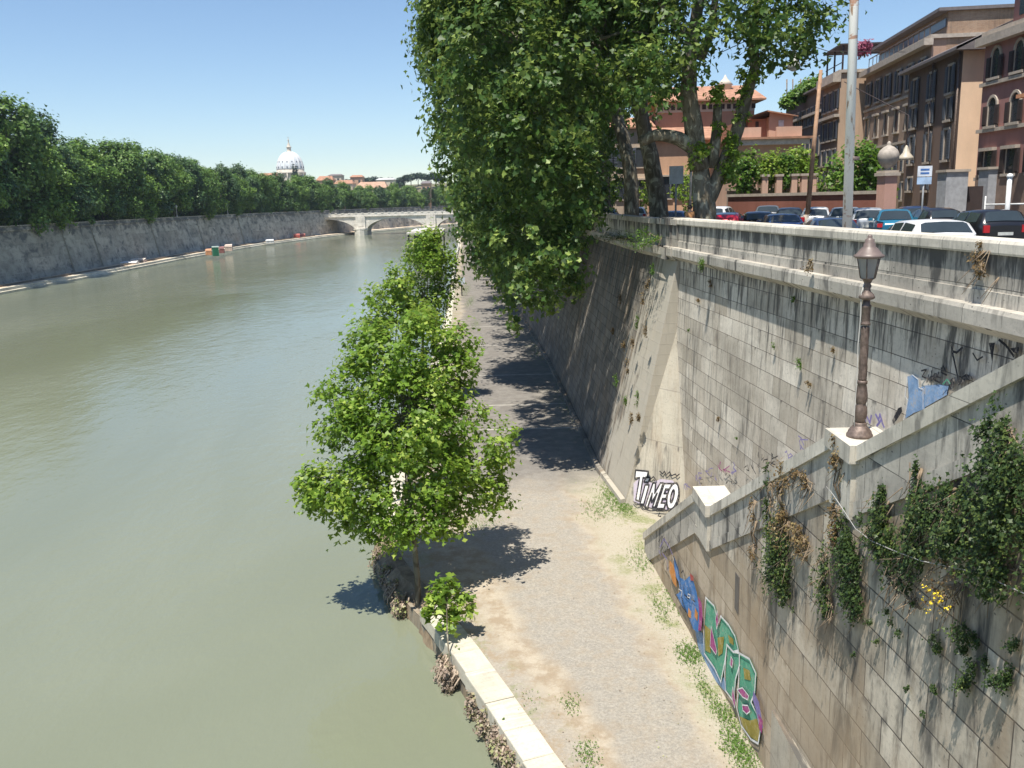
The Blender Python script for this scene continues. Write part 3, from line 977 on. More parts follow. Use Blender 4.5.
for s_ in ([(62, 92), (66, 106)], [(100, 160), (104, 175)], [(84, 205), (96, 212), (92, 232)], [(118, 222), (126, 226), (124, 236), (116, 232), (118, 222)]):
    g.stroke('white', s_, 0.03)
g.build('graffiti', 'green and ochre letters outlined in white beside a blue and orange figure', stair)

# scribbles on the near wall seen above the stair coping
nn = Vector((-(20 - 16), -(9.0 - 8.75), 0)); nn = Vector((-1, -0.065, 0.035)).normalized()
go = Vector((8.75 - .06, 20, 10.6))
g = Paint(go, nn, 0.03, 7.11, 880, 330)
g.poly('sky', [(205, 330), (245, 318), (285, 350), (290, 410), (325, 400), (330, 560), (250, 590), (190, 630), (200, 560), (215, 470)])
g.poly('sky', [(330, 395), (430, 388), (500, 400), (500, 455), (420, 500), (330, 550)])
g.stroke('white', [(205, 330), (190, 470), (212, 500), (180, 640)], 0.02)
g.stroke('white', [(245, 318), (285, 350), (290, 410), (320, 420), (320, 560)], 0.02)
for s_ in ([(310, 290), (345, 280), (315, 330), (350, 345)], [(362, 320), (350, 370), (362, 350), (378, 330), (372, 372)], [(385, 290), (385, 360), (410, 310), (388, 335), (412, 362)],
           [(420, 310), (415, 360), (440, 372)], [(440, 300), (425, 332), (450, 340)], [(455, 270), (490, 290), (470, 255), (455, 300), (495, 320)]):
    g.stroke('black', s_, 0.035)
g.stroke('black', [(530, 110), (545, 190), (565, 280), (585, 385)], 0.055)
g.stroke('black', [(535, 150), (570, 160), (610, 125)], 0.05)
g.poly('black', [(585, 390), (610, 330), (640, 310), (680, 330), (685, 350), (630, 360), (600, 385)])
g.stroke('black', [(505, 455), (530, 360), (545, 345), (525, 420), (560, 340), (545, 430)], 0.04)
g.stroke('black', [(690, 165), (720, 215), (760, 190)], 0.035)
g.poly('black', [(805, 90), (850, 90), (828, 225)])
g.stroke('black', [(880, 70), (930, 110), (985, 185)], 0.05)
g.poly('black', [(960, 130), (1024, 120), (1024, 170), (985, 160)])
g.stroke('green', [(480, 385), (510, 350), (530, 380)], 0.03)
g.poly('black', [(118, 640), (160, 555), (185, 545), (188, 580), (150, 640), (122, 670)])
for s_ in ([(0, 600), (20, 640), (30, 600), (48, 660)], [(10, 680), (40, 640), (60, 690)], [(-60, 620), (-40, 660), (-30, 610)], [(-100, 640), (-80, 600), (-70, 660)]):
    g.stroke('purple', s_, 0.07)
g.build('graffiti', 'light blue patch with black tag scribbles', near)
g = Paint(Vector((interp(NEARW, 30) - .27, 30, 5.5)), Vector((-1, -0.083, 0.035)), 0.03, 1.0, 0, 0)
rs = random.Random(11)
for (cx, cy, m) in ((700, 478, 'purple'), (712, 474, 'purple'), (724, 470, 'magenta'), (738, 470, 'purple'), (752, 466, 'black'), (766, 460, 'black'), (776, 458, 'black'), (790, 452, 'purple'), (733, 478, 'black'), (690, 486, 'purple'), (806, 446, 'purple')):
    for k in range(4):
        x, y = cx + rs.uniform(-4, 4), cy + rs.uniform(-5, 4)
        g.stroke(m, [(x, y), (x + rs.uniform(-3, 3), y + rs.uniform(-6, 6)), (x + rs.uniform(-2, 5), y + rs.uniform(-6, 6))], 0.035)
g.build('graffiti', 'faint purple and black scribbles in a row', near)

# ================================================================== STREET LAMP ON THE STAIR LANDING
M['iron'] = plain('rusty brown cast iron', (0.155, 0.115, 0.095), 0.55, 0.35, 9, 0.3, 0.3)
M['iron_red'] = plain('brown painted lamp roof', (0.16, 0.12, 0.105), 0.45, 0.15, 5)
def lamp_glass():
    t = NT('lamp glass')
    t.bsdf(Base_Color=(0.30, 0.29, 0.28, 1), Roughness=0.25, Alpha=0.75)
    return t.m


M['lampglass'] = lamp_glass()
M['bulb'] = plain('frosted bulb', (0.7, 0.68, 0.62), 0.4)
lx, ly, lz = sx(15.55) + .22, 15.55, 10.5
lamp = empty('street_lamp', (lx, ly, lz), 0, 'ornate rusty cast iron street lamp standing on the stair landing', 'street lamp')
b = MB()
b.lathe((0, 0, 0), [(.27, 0), (.27, .05), (.25, .07), (.235, .12), (.20, .17), (.15, .22), (.135, .24), (.14, .27), (.12, .30)], 20)
b.build('base', M['iron'], lamp)
b = MB()
b.lathe((0, 0, 0), [(.11, .30), (.10, .36), (.125, .40), (.135, .50), (.125, .60), (.095, .66), (.10, .70), (.12, .74), (.125, .84), (.105, .98), (.085, 1.08), (.105, 1.10), (.105, 1.14), (.08, 1.16)], 20, flute=lambda th, z: 1 + .07 * math.cos(th * 8))
b.lathe((0, 0, 0), [(.08, 1.16 + i * .03) for i in range(37)], 24, flute=lambda th, z: 1 + .13 * math.cos(th * 7 + z * 16))
b.lathe((0, 0, 0), [(.10, 2.27), (.10, 2.31), (.08, 2.33), (.088, 2.36), (.088, 2.60), (.10, 2.62), (.10, 2.66), (.075, 2.68), (.07, 2.76)], 16)
b.build('shaft', M['iron'], lamp)
b = MB()
b.lathe((0, 0, 0), [(.07, 2.76), (.15, 2.79), (.165, 2.82), (.13, 2.88), (.075, 2.93), (.06, 2.98), (.085, 3.04), (.06, 3.08), (.10, 3.16), (.155, 3.19)], 16)
b.build('lantern_bracket', M['iron'], lamp)
b = MB()
b.lathe((0, 0, 0), [(.15, 3.19), (.235, 3.60)], 6, smooth=False)
gl = b.build('lantern_glass', M['lampglass'], lamp)
b = MB(); b.lathe((0, 0, 0), [(.03, 3.19), (.03, 3.28), (.06, 3.32), (.07, 3.42), (.04, 3.5), (.01, 3.53)], 10); b.build('bulb', M['bulb'], gl)
b = MB()
for k in range(6):
    a = 2 * math.pi * k / 6
    b.tube([(.152 * math.cos(a), .152 * math.sin(a), 3.19), (.238 * math.cos(a), .238 * math.sin(a), 3.60)], .012, 4)
b.build('lantern_frame', M['iron'], lamp)
b = MB()
b.lathe((0, 0, 0), [(.26, 3.58), (.30, 3.60), (.30, 3.63), (.25, 3.66), (.17, 3.76), (.12, 3.80), (.115, 3.86), (.09, 3.88), (.095, 3.93), (.06, 3.95), (.045, 3.97), (.05, 4.0), (.02, 4.03)], 18)
b.build('lantern_roof', M['iron_red'], lamp)
b = MB()
b.tube([(-.12, -.05, .02), (-.15, -.05, .5), (-.13, -.04, 1.2), (-.15, -.05, 1.9), (-.12, -.04, 2.5), (-.13, -.03, 2.9), (-.06, 0, 3.1)], .011, 5)
b.build('cable', plain('pale cable', (0.5, 0.48, 0.44), 0.7), lamp)


lamp.scale = (.84, .84, .885)


# ================================================================== TREES
def limb(b, pts, r0, r1, n=8, wob=0.06):
    m = len(pts)
    # resample with a soft bend
    P = []
    for i in range(m - 1):
        a, c = Vector(pts[i]), Vector(pts[i + 1])
        for k in range(3):
            P.append(a.lerp(c, k / 3))
    P.append(Vector(pts[-1]))
    for i in range(1, len(P) - 1):
        P[i] = (P[i - 1] + P[i] * 2 + P[i + 1]) / 4
    rr = [r0 + (r1 - r0) * i / (len(P) - 1) for i in range(len(P))]
    b.tube(P, rr, n, 0, True, True, wob)


def tree(name, label, cat, base, trunk_pts, r0, blobs, leafm, n_clump, n_leaf, clump_r, size, seed, group=None, up=0.7, out=0.7, shell=0.45, extra_limbs=(), autolimbs=6, flare=1.35):
    rng = np.random.default_rng(seed)
    rr = random.Random(seed)
    root = empty(name, base, 0, label, cat, group)
    bv = Vector(base)
    b = MB()
    tp = [Vector(p) - bv for p in trunk_pts]
    b.tube([tp[0] - Vector((0, 0, .3)), tp[0] + (tp[1] - tp[0]) * .12], [r0 * flare, r0], 10, wob=.08)
    limb(b, tp, r0, r0 * .55, 10)
    top = tp[-1]
    ob = sorted(blobs, key=lambda q: -q[3] * q[4] * q[5])
    for q in ob[:autolimbs]:
        c = Vector(q[:3]) - bv
        st = tp[-1].lerp(tp[max(0, len(tp) - 2)], rr.random() * .6)
        mid = st.lerp(c, .5) + Vector((rr.uniform(-.5, .5), rr.uniform(-.5, .5), rr.uniform(-.2, .8))) * (c - st).length * .12
        limb(b, [st, mid, c], r0 * .42, r0 * .12, 7)
        for k in range(4):
            d = Vector((rr.gauss(0, 1), rr.gauss(0, 1), rr.gauss(.3, .8))).normalized()
            e = c + Vector((d.x * q[3], d.y * q[4], d.z * q[5])) * .85
            s2 = mid.lerp(c, rr.uniform(.4, 1))
            limb(b, [s2, s2.lerp(e, .5) + Vector((0, 0, .1 * q[5])), e], r0 * .15, r0 * .03, 5)
    for (pts, a, c2) in extra_limbs:
        limb(b, [Vector(p) - bv for p in pts], a, c2, 9)
    b.build('trunk', M['bark'], root)
    bl = np.array(blobs, float); bl[:, :3] -= np.array(base)
    P, N, S = cloud(rng, bl, n_clump, n_leaf, clump_r, size, up, out, shell)
    link('crown', leaf_mesh('crown', P, N, S, leafm, seed), root)
    return root


# --- the young trees rooted along the kerb
def pxblob(px, py, Y, r, ry=None, rz=None):
    p = at(px, py, y=Y)
    return (p.x, p.y, p.z, r, ry or r, rz or r)


tb = [pxblob(405, 478, 30.2, 2.5, 2.3, 1.5), pxblob(345, 490, 30.2, 1.5, 1.6, 1.1), pxblob(465, 482, 30.7, 1.5, 1.6, 1.3), pxblob(400, 420, 30.7, 2.3, 2.2, 1.7),
      pxblob(360, 432, 30.7, 1.5, 1.5, 1.2), pxblob(448, 428, 31.2, 1.6, 1.5, 1.3), pxblob(395, 370, 31.2, 1.6, 1.5, 1.4), pxblob(440, 378, 31.7, 1.5, 1.4, 1.1),
      pxblob(368, 350, 31.7, 1.0, 1.0, 1.1), pxblob(405, 520, 29.7, 1.7, 1.5, .9), pxblob(496, 440, 30.7, .8, .8, .7), pxblob(322, 492, 29.7, .9, .9, .8), pxblob(452, 345, 32.2, .9, 1, .8), pxblob(490, 490, 30.7, .8, 1, .8),
      pxblob(340, 400, 30.7, .8, .8, .9), pxblob(420, 325, 31.7, .8, .8, .8), pxblob(445, 522, 29.7, .7, .8, .6), pxblob(350, 530, 29.7, .7, .8, .5)]
tree('young_tree', 'large bright green young tree leaning over the water from the kerb', 'tree', (-3.5, 29.2, .6), [(-3.5, 29.2, .6), (-3.45, 29.3, 2.2), (-3.6, 29.6, 4.0), (-3.7, 30.3, 6.2), (-3.6, 31.0, 8.5)], .11,
     tb, M['leaf_bright'], 1050, 24, .36, .175, 3, up=.9, out=.45, shell=.35, autolimbs=12)
tb = [pxblob(385, 298, 39, 1.0, 1, 1.1), pxblob(378, 325, 39, .8, .8, .9), pxblob(398, 285, 39, .7, .7, .9), pxblob(408, 318, 39, .8, .8, .8)]
tree('young_tree', 'slender yellow-green young tree just behind the large one', 'tree', (-5.75, 39, .7), [(-5.75, 39, .7), (-5.6, 39, 4), (-5.5, 39, 8)], .08, tb, M['leaf_bright'], 130, 16, .38, .19, 5, up=.9, out=.45, shell=.2)
tb = [pxblob(428, 262, 60, 1.7, 1.6, 1.7), pxblob(422, 248, 60, 1.1, 1.2, 1.2), pxblob(445, 285, 60, 1.0, 1.2, 1.1), pxblob(415, 290, 60, 1.3, 1.2, 1.3), pxblob(435, 305, 60, 1.3, 1.2, 1.6), pxblob(430, 240, 60, .8, .8, .9),
      pxblob(420, 320, 59, 1.3, 1.3, 1.3), pxblob(450, 262, 60, .6, .8, .8)]
tree('young_tree', 'darker green young tree on the kerb farther along the path', 'tree', (-6.3, 60, .6), [(-6.3, 60, .6), (-6.0, 60, 4), (-5.8, 60, 9)], .13, tb, M['leaf_bright'], 420, 17, .42, .2, 6, up=.8, out=.5, shell=.3)
tb = [pxblob(446, 588, 26.2, .42, .4, .34), pxblob(436, 603, 26.1, .42, .4, .36), pxblob(460, 606, 26.2, .42, .4, .42), pxblob(448, 622, 25.9, .42, .35, .34), pxblob(430, 612, 26, .3, .3, .26)]
tree('sapling', 'small leafy sapling growing out of the kerb edge', 'tree', (-2.05, 24.6, .9), [(-2.05, 24.6, .9), (-2.15, 25.1, 1.8), (-2.2, 25.9, 2.9)], .03, tb, M['leaf_bright'], 62, 8, .17, .22, 8, up=1.0, out=.3, shell=.3)

# --- plane trees along the street above the wall
GP = 'plane trees along the parapet'
LIM = []
# nearest tree: thick forked trunk by the parapet
b1 = [pxblob(790, 30, 40, 2.2, 2.5, 1.6), pxblob(835, 10, 41, 1.6, 1.8, 1.5), pxblob(770, 5, 38, 2.0, 2.0, 1.4), pxblob(720, 15, 40, 2.4, 2.4, 1.6), pxblob(668, 35, 40, 2.6, 2.4, 2.4),
      pxblob(640, 80, 40, 1.6, 1.8, 1.8), pxblob(662, 75, 42, 1.2, 1.6, 1.4), pxblob(760, -60, 40, 4.5, 3.5, 3), pxblob(680, -60, 42, 4.8, 4, 3), pxblob(700, -170, 43, 6.5, 5, 4), pxblob(812, 40, 39, 1.0, 1.0, .7), pxblob(778, 52, 39, .8, .8, .8)]
t1b = at(706, 216, y=42); t1b.z = 12.6
X = lambda px, py, Y=42: tuple(at(px, py, y=Y))
tree('plane_tree', 'thick forked plane tree at the parapet corner with green shoots on its limbs', 'tree', tuple(t1b), [tuple(t1b), X(703, 190), X(700, 165)], .62, b1, M['leaf_plane'], 520, 24, .55, .25, 21, GP,
     up=.6, out=.5, shell=.3, autolimbs=0,
     extra_limbs=[([X(700, 170), X(694, 130), X(688, 90), X(690, 50), X(698, 10), X(705, -60)], .48, .2), ([X(706, 205), X(722, 170), X(738, 130), X(748, 90), X(756, 68), X(752, 30), X(760, 0), X(765, -50)], .36, .14),
                  ([X(712, 168), X(716, 140), X(718, 105)], .26, .2), ([X(696, 150), X(680, 138), X(655, 134), X(640, 142)], .36, .22), ([X(756, 68), X(752, 58), X(748, 48)], .1, .05),
                  ([X(760, 12), X(790, 8), X(825, 15)], .10, .04), ([X(757, 40), X(780, 35), X(800, 40)], .07, .03), ([X(696, 40), X(672, 20), X(650, -10)], .16, .07), ([X(700, 60), X(712, 30), X(716, -10), X(730, -60)], .22, .1)])
# shoots on the limbs
sh = []
rsx = random.Random(5)
for (px, py) in ((730, 150), (735, 160), (725, 165), (740, 120), (745, 92), (728, 175), (722, 128), (742, 100), (690, 160), (700, 150), (755, 72), (748, 75), (718, 95), (735, 180), (728, 140), (712, 90)):
    sh.append(pxblob(px + rsx.uniform(-3, 3), py, 41.6, .35, .35, .4))
rng = np.random.default_rng(9)
bl = np.array(sh); bl[:, :3] -= np.array(tuple(t1b))
P, N, S = cloud(rng, bl, 90, 12, .25, .2, .6, .5, .1)
o = link('shoots', leaf_mesh('shoots', P, N, S, M['leaf_bright'], 3), bpy.data.objects['plane_tree'])

# second tree: dark leaning trunk, the big overhanging wall of leaves
b2 = [pxblob(600, 40, 44, 3.02, 2.94, 3.36), pxblob(560, 100, 42, 2.69, 2.52, 3.02), pxblob(500, 60, 42, 2.69, 2.52, 3.36), pxblob(525, 150, 42, 2.35, 2.18, 2.52),
      pxblob(476, 110, 44, 2.18, 2.35, 2.69), pxblob(461, 45, 44, 1.93, 2.18, 2.86), pxblob(488, 190, 44, 1.85, 2.02, 2.18), pxblob(560, 190, 42, 2.02, 2.02, 2.02), pxblob(535, 240, 42, 1.85, 1.85, 1.85),
      pxblob(505, 262, 44, 1.51, 1.60, 1.51), pxblob(528, 290, 42, 1.09, 1.18, 1.26), pxblob(560, 262, 42, 1.43, 1.34, 1.51), pxblob(582, 165, 42, 1.2, 1.5, 1.4), pxblob(448, 15, 44, 1.51, 1.68, 2.02), pxblob(572, 222, 42, 0.9, 1.2, 1.2),
      pxblob(520, -60, 44, 3.78, 3.36, 3.36), pxblob(590, -80, 46, 4.20, 3.36, 3.36), pxblob(640, 20, 44, 2.35, 2.52, 2.52), pxblob(466, -50, 44, 2.52, 2.52, 2.94), pxblob(560, -180, 46, 5.04, 4.20, 3.36), pxblob(515, 310, 42, 0.67, 0.67, 0.76), pxblob(545, 305, 42, 0.67, 0.67, 0.67)]
b2 += [(0, 50, 18, 3, 3, 3), (-1.2, 51, 23, 3, 3, 3), (3, 50, 22, 3, 3, 3), (3, 55.5, 17, 3, 3, 3), (0.5, 56, 22, 3, 3, 3), (-1.5, 57, 27, 3, 3, 3), (4, 50, 27, 3, 3, 3), (0, 49, 28, 3.2, 3, 3), (4, 56, 27, 3, 3, 3), (0, 61, 19, 3, 3, 3), (1, 61, 24, 3, 3, 3), (-1.5, 62, 30, 3, 3, 3), (4, 61, 20, 3, 3, 3), (3.6, 49, 15.5, 2.2, 3, 2.4),  # unseen crown depth added behind the front leaves to shade wall and path
       (3.0, 45, 29, 3, 3, 3), (6, 46, 24, 3, 3, 3), (6.5, 47, 30, 3, 3, 3)]
t2b = at(662, 216, y=50); t2b.z = 12.6
tree('plane_tree', 'dark leaning plane tree whose leafy branches hang over the path', 'tree', tuple(t2b), [tuple(t2b), X(655, 180, 50), X(648, 145, 50), X(635, 90, 51), X(620, 40, 52)], .55, b2, M['leaf_plane'], 1500, 44, .50, .27, 22, GP,
     up=.5, out=.85, shell=.55, autolimbs=8, extra_limbs=[([X(652, 160, 50), X(640, 120, 50), X(648, 60, 50), X(652, 0, 50)], .34, .2)])
b3 = [pxblob(468, 150, 64, 2.4, 3, 4), pxblob(452, 90, 64, 2.0, 3, 4), pxblob(446, 30, 64, 2.2, 3, 4.2), pxblob(484, 220, 64, 2.3, 3, 3.2), pxblob(500, 215, 64, 2.8, 3, 3.4), pxblob(496, 255, 65, 1.6, 2.4, 2.2), pxblob(520, 120, 64, 5, 4, 6),
      pxblob(560, 60, 64, 5, 4, 6), pxblob(560, 200, 63, 2.5, 2.5, 2.6), pxblob(500, 40, 64, 4.5, 4, 6), pxblob(590, 120, 63, 2.4, 3, 2.6), pxblob(480, -40, 64, 5, 4, 5), pxblob(440, 5, 64, 1.2, 2, 2.2)]
t3b = Vector((7.9, 58, 12.6))
tree('plane_tree', 'upright dark plane tree third from the parapet corner', 'tree', tuple(t3b), [tuple(t3b), (7.8, 58, 17), (6.5, 60, 22), (4, 62, 26)], .5, b3, M['leaf_plane'], 1300, 22, .75, .32, 23, GP, up=.5, out=.85, shell=.6)
# the following trees, smaller and smaller along the wall
tops = [(68, 450, 7.4), (77, 450, 6.9), (87, 452, 6.3), (98, 454, 5.6), (110, 456, 4.9), (124, 457, 3.9), (140, 460, 2.9), (158, 460, 1.6), (178, 460, 0.2), (200, 460, -1.8), (225, 460, -3.2), (255, 461, -5.5)]
words = ['fourth', 'fifth', 'sixth', 'seventh']
for k, (Y, pxl, bx) in enumerate(tops):
    rr = random.Random(k + 40)
    xl = (pxl - 512) / F * Y * 1.0
    w = bx - xl
    blobs = []
    for j in range(9):
        t = j / 8
        zc = 10.5 + t * 23 + rr.uniform(-1, 1)
        wide = w * (0.55 + .45 * math.sin(math.pi * min(1, t * 1.2 + .12)))
        r = max(2.2, wide * .42)
        blobs.append((bx - wide + r + rr.uniform(0, .4), Y + rr.uniform(-3, 3), zc, r, 4.6, 3.0))
        if t > .3: blobs.append((bx - wide * .9 + r, Y + 4.8, zc + 1.5, r, 3.4, 3.0)); blobs.append((bx - wide * .35, Y + 4.8, zc, r, 3.4, 3.0))  # extra crown blobs added between the trees to close gaps in the path's shade
        if t > .2: blobs.append((bx - .5 * wide + r * .5, Y + rr.uniform(-3, 3), zc + 1, r, 4.6, 3.0))
        if t > .4: blobs.append((bx + rr.uniform(0, 4), Y + rr.uniform(-3, 3), zc + 1, 3.4, 3.4, 2.8))
    lab = f'plane tree {words[k]} from the parapet corner in the row receding along the path' if k < 4 else 'dark plane tree in the distant end of the row along the right bank wall'
    tree('plane_tree', lab, 'tree', (bx, Y, 12.6), [(bx, Y, 12.6), (bx - .3, Y, 18), (bx - 2, Y, 24)], .45, blobs, M['leaf_plane'], 820 if k < 4 else 460, 22, .9 if k < 4 else 1.2, .38 if k < 4 else .6, 60 + k, GP if k < 4 else 'distant plane trees of the right bank row', up=.5, out=.85, shell=.6, autolimbs=3)
# background trees of the street between villa and palazzo are added with the buildings

# --- far bank: row of planes, five shapes copied
GB = 'trees in the row on the far bank'
protos = []


def bank_tree(seed, h, w, leafm, size=.75, n=420, nl=14):
    rr = random.Random(seed)
    blobs = []
    for j in range(15):
        t = rr.random()
        a = rr.random() * 6.28
        rad = w * (.62 * math.sin(math.pi * (.18 + .72 * t)))
        blobs.append((math.cos(a) * rad, math.sin(a) * rad, h * (.10 + .78 * t), w * rr.uniform(.26, .42), w * rr.uniform(.26, .42), h * rr.uniform(.09, .14)))
    blobs.append((0, 0, h * .55, w * .6, w * .6, h * .33))
    return blobs


rows = []
d = 0
pts = [Vector((p[0] - 5.6, p[1])) for p in BANKW[1:]]
samples = []
for a, c in zip(pts, pts[1:]):
    n = (c - a).length
    k = 0.0
    while k < n:
        samples.append(a + (c - a) * (k / n)); k += 1.0
spots = [samples[i] for i in range(12, len(samples), 10)]
words2 = {0: 'outermost left', 1: 'second from the left edge', 2: 'third from the left edge', 3: 'fourth from the left edge', 4: 'fifth from the left edge', 5: 'sixth from the left edge'}
protoset = []
for k in range(6):
    h, w = [22, 20, 21, 19, 23, 18][k], [9.0, 8.2, 8.5, 8.0, 9.0, 7.6][k]
    protoset.append((h, w, bank_tree(100 + k, h, w, None)))
made = {}
rb = random.Random(77)
nfar = 0


def put_bank(x, y, z, k, s, rz, label, group, name='plane_tree'):
    if k not in made:
        h, w, blobs = protoset[k]
        root = tree(name, label, 'tree', (0, 0, 0), [(0, 0, 0), (.2, 0, 4), (0, .3, 9)], .42, blobs, M['leaf_bank'][k % 3], 620, 22, 1.0, .62, 200 + k, group, up=.75, out=.8, shell=.6, autolimbs=4)
        made[k] = root
        o = root
    else:
        o = copy_tree(made[k])
    o.location = (x, y, z); o.rotation_euler = (0, 0, rz); o.scale = (s, s, s * rb.uniform(.92, 1.08))
    tag(o, label, 'tree', group)
    return o


for i, p in enumerate(spots):
    if p.y > 700: break
    front = i < 22
    if i < 6: lab = f'big far bank plane tree in the front row, {words2[i]}'
    else: lab = 'plane tree in the long row beyond the far bank wall'
    s = (.97 if p.y < 165 else 1.16 if p.y < 215 else 1.04 if p.y < 330 else .9 if p.y < 395 else .78)
    if p.y > 455: s = .66
    put_bank(p.x + rb.uniform(-.8, .8), p.y, 10.9, i % 6, s * rb.uniform(.86, 1.06), rb.random() * 6.28, lab, GB)
    if p.y < 640:
        put_bank(p.x - 11 + rb.uniform(-2, 2), p.y + 4, 10.9, (i * 5 + 2) % 6, s * rb.uniform(.96, 1.06), rb.random() * 6.28, 'tall plane tree in the second row behind the far bank row', 'second row of far bank trees')

# ================================================================== PLANTS ON THE WALLS
def wall_plant(name, label, cat, pts, leafm, o, n, lift, n_leaf, size, seed, group=None, dens=1.0, stems=True, thick=.25, droop=0.0, stemm=None):
    """pts: (px, py, radius in m, aspect) design pixels on the wall plane"""
    rng = np.random.default_rng(seed); rr = random.Random(seed)
    o, n = Vector(o), Vector(n).normalized()
    W = [on_plane(p[0], p[1], o, n) for p in pts]
    base = W[0].copy()
    root = empty(name, tuple(base), 0, label, cat, group)
    t = n.cross(Vector((0, 0, 1))).normalized()
    Ps, Ns, Ss = [], [], []
    for p, wpt in zip(pts, W):
        r, asp = p[2], p[3] if len(p) > 3 else 1.0
        k = max(6, int(n_leaf * 2.9 * dens * r * r * asp))
        a = rng.normal(size=(k, 2)) * .5
        th = np.abs(rng.normal(size=k)) * thick * min(1, r * 2.0)
        sub = rng.normal(size=(max(2, int(7 * r / .3)), 2)) * .5
        a = sub[rng.integers(0, len(sub), k)] + rng.normal(size=(k, 2)) * np.array([.16, .26])
        c = np.array(wpt - base)[None] + np.array(t)[None] * a[:, :1] * r + np.array([0, 0, 1.])[None] * a[:, 1:] * r * asp + np.array(n)[None] * (lift + th[:, None])
        Ps.append(c)
        Ns.append(np.array(n)[None] * 1.0 + np.array([0, 0, .7 - droop])[None] + rng.normal(size=(k, 3)) * .5)
        Ss.append(size * .52 * (.5 + .9 * rng.random(k)))
    link('foliage', leaf_mesh('foliage', np.concatenate(Ps), np.concatenate(Ns), np.concatenate(Ss), leafm, seed), root)
    if stems and len(W) > 1:
        b = MB()
        for i in range(len(W) - 1):
            for q in range(3):
                a = W[i] - base + t * rr.gauss(0, .08) + n * .04; c = W[i + 1] - base + t * rr.gauss(0, .1) + n * .05
                b.tube([a, a.lerp(c, .5) + n * rr.uniform(.02, .12) + t * rr.gauss(0, .06), c], [.018, .015, .01], 5)
        for i in range(len(W)):
            for q in range(4):
                a = W[i] - base + n * .05 + t * rr.gauss(0, .2)
                b.tube([a, a + t * rr.gauss(0, .15) + n * rr.uniform(.1, .3) + Vector((0, 0, -rr.uniform(.1, .6)))], [.01, .004], 4)
        b.build('stem', stemm or M['twig'], root)
    return root


SO, SN = (sx(20) - .02, 20, 6), Vector((-1, -0.058, 0))
GI = 'creepers hanging on the stair wall'
wall_plant('ivy', 'upright brown creeper strand joining the arching one to the bushy green clump', 'creeper', [(784, 486, .22, 2), (786, 510, .25, 1.6), (788, 530, .3, 1.4)], M['leaf_dry'], SO, SN, .03, 700, .1, 31, GI)
wall_plant('ivy', 'bushy green creeper clump hanging below the brown arched stem', 'creeper', [(783, 545, .4, 1.2), (782, 562, .5, 1.3), (785, 578, .42, 1.2), (776, 570, .3, 1.2), (790, 555, .32, 1.4), (786, 590, .25, 1.3)], M['leaf_ivy'], SO, SN, .04, 1100, .11, 32, GI, thick=.16)
wall_plant('ivy', 'brown arching creeper curling over the string course', 'creeper', [(793, 478, .12, 1), (802, 472, .14, 1), (811, 480, .14, 1.2), (812, 490, .1, 1)], M['leaf_dry'], SO, SN, .12, 1300, .09, 33, GI)
wall_plant('ivy', 'ochre creeper tail trailing right from the bushy clump', 'creeper', [(790, 520, .2, 1), (797, 530, .2, 1), (806, 536, .2, 1), (811, 545, .16, 1.6), (806, 553, .16, 1.5)], M['leaf_dry'], SO, SN, .08, 1100, .1, 34, GI)
wall_plant('ivy', 'thin green strand hanging from the coping left of the bushy clump', 'creeper', [(773, 480, .12, 2), (773, 500, .13, 2.4), (773, 520, .12, 2.4), (774, 540, .12, 2)], M['leaf_ivy'], SO, SN, .12, 1100, .1, 35, GI)
wall_plant('ivy', 'faint dry strand nearest the lower landing', 'creeper', [(757, 500, .1, 2), (758, 520, .12, 2), (757, 545, .12, 2.5), (760, 557, .1, 2)], M['leaf_dry'], SO, SN, .1, 700, .09, 36, GI)
wall_plant('ivy', 'rusty brown dead creeper hanging under the lamp landing corner', 'creeper', [(844, 448, .12, 2), (844, 466, .13, 2.4), (843, 505, .12, 2.5), (844, 525, .16, 2.5), (842, 540, .14, 2)], M['leaf_dry'], SO, SN, .14, 900, .1, 37, GI)
wall_plant('ivy', 'sparse dark creeper with bare twigs, just left of the dense green one', 'creeper', [(828, 553, .14, 2), (829, 568, .17, 2), (826, 585, .2, 1.6), (831, 600, .2, 1.5), (833, 612, .12, 1.6)], M['leaf_ivy'], SO, SN, .05, 900, .1, 38, GI)
wall_plant('ivy', 'dense green creeper column below the rusty strand', 'creeper', [(852, 540, .3, 1.4), (855, 555, .36, 1.3), (852, 572, .36, 1.2), (858, 585, .32, 1.3), (856, 600, .28, 1.3), (862, 610, .22, 1.3), (850, 560, .4, 1)], M['leaf_ivy'], SO, SN, .05, 1000, .11, 39, GI, thick=.16)
wall_plant('ivy', 'green creeper with pointed top crossing the string course, left of the tall spire', 'creeper', [(887, 498, .16, 1.8), (888, 512, .24, 1.4), (886, 525, .3, 1.3), (892, 540, .36, 1.2), (900, 552, .34, 1.0), (882, 545, .3, 1.2), (874, 530, .2, 1.6), (905, 560, .22, 1.2)], M['leaf_ivy'], SO, SN, .06, 950, .11, 40, GI, thick=.15)
wall_plant('ivy', 'tall narrow green creeper spire reaching up the parapet', 'creeper', [(923, 468, .1, 2), (922, 482, .16, 2), (922, 498, .2, 1.7), (921, 515, .25, 1.6), (922, 535, .28, 1.5), (918, 552, .3, 1.2), (926, 560, .3, 1.2)], M['leaf_ivy'], SO, SN, .08, 1050, .1, 41, GI, thick=.15)
wall_plant('ivy', 'large dark creeper mass with feathery sprays right of the spire', 'creeper', [(958, 488, 0.20, 1.2), (945, 500, 0.24, 1.1), (960, 510, 0.33, 1.1), (948, 530, 0.33, 1.1), (968, 535, 0.35, 1.1), (955, 555, 0.31, 1.1), (975, 500, 0.24, 1.1), (972, 560, 0.28, 1.2), (940, 515, 0.24, 1.2), (985, 520, 0.28, 1.2)], M['leaf_ivy'], SO, SN, .1, 950, .11, 42, GI, thick=.2)
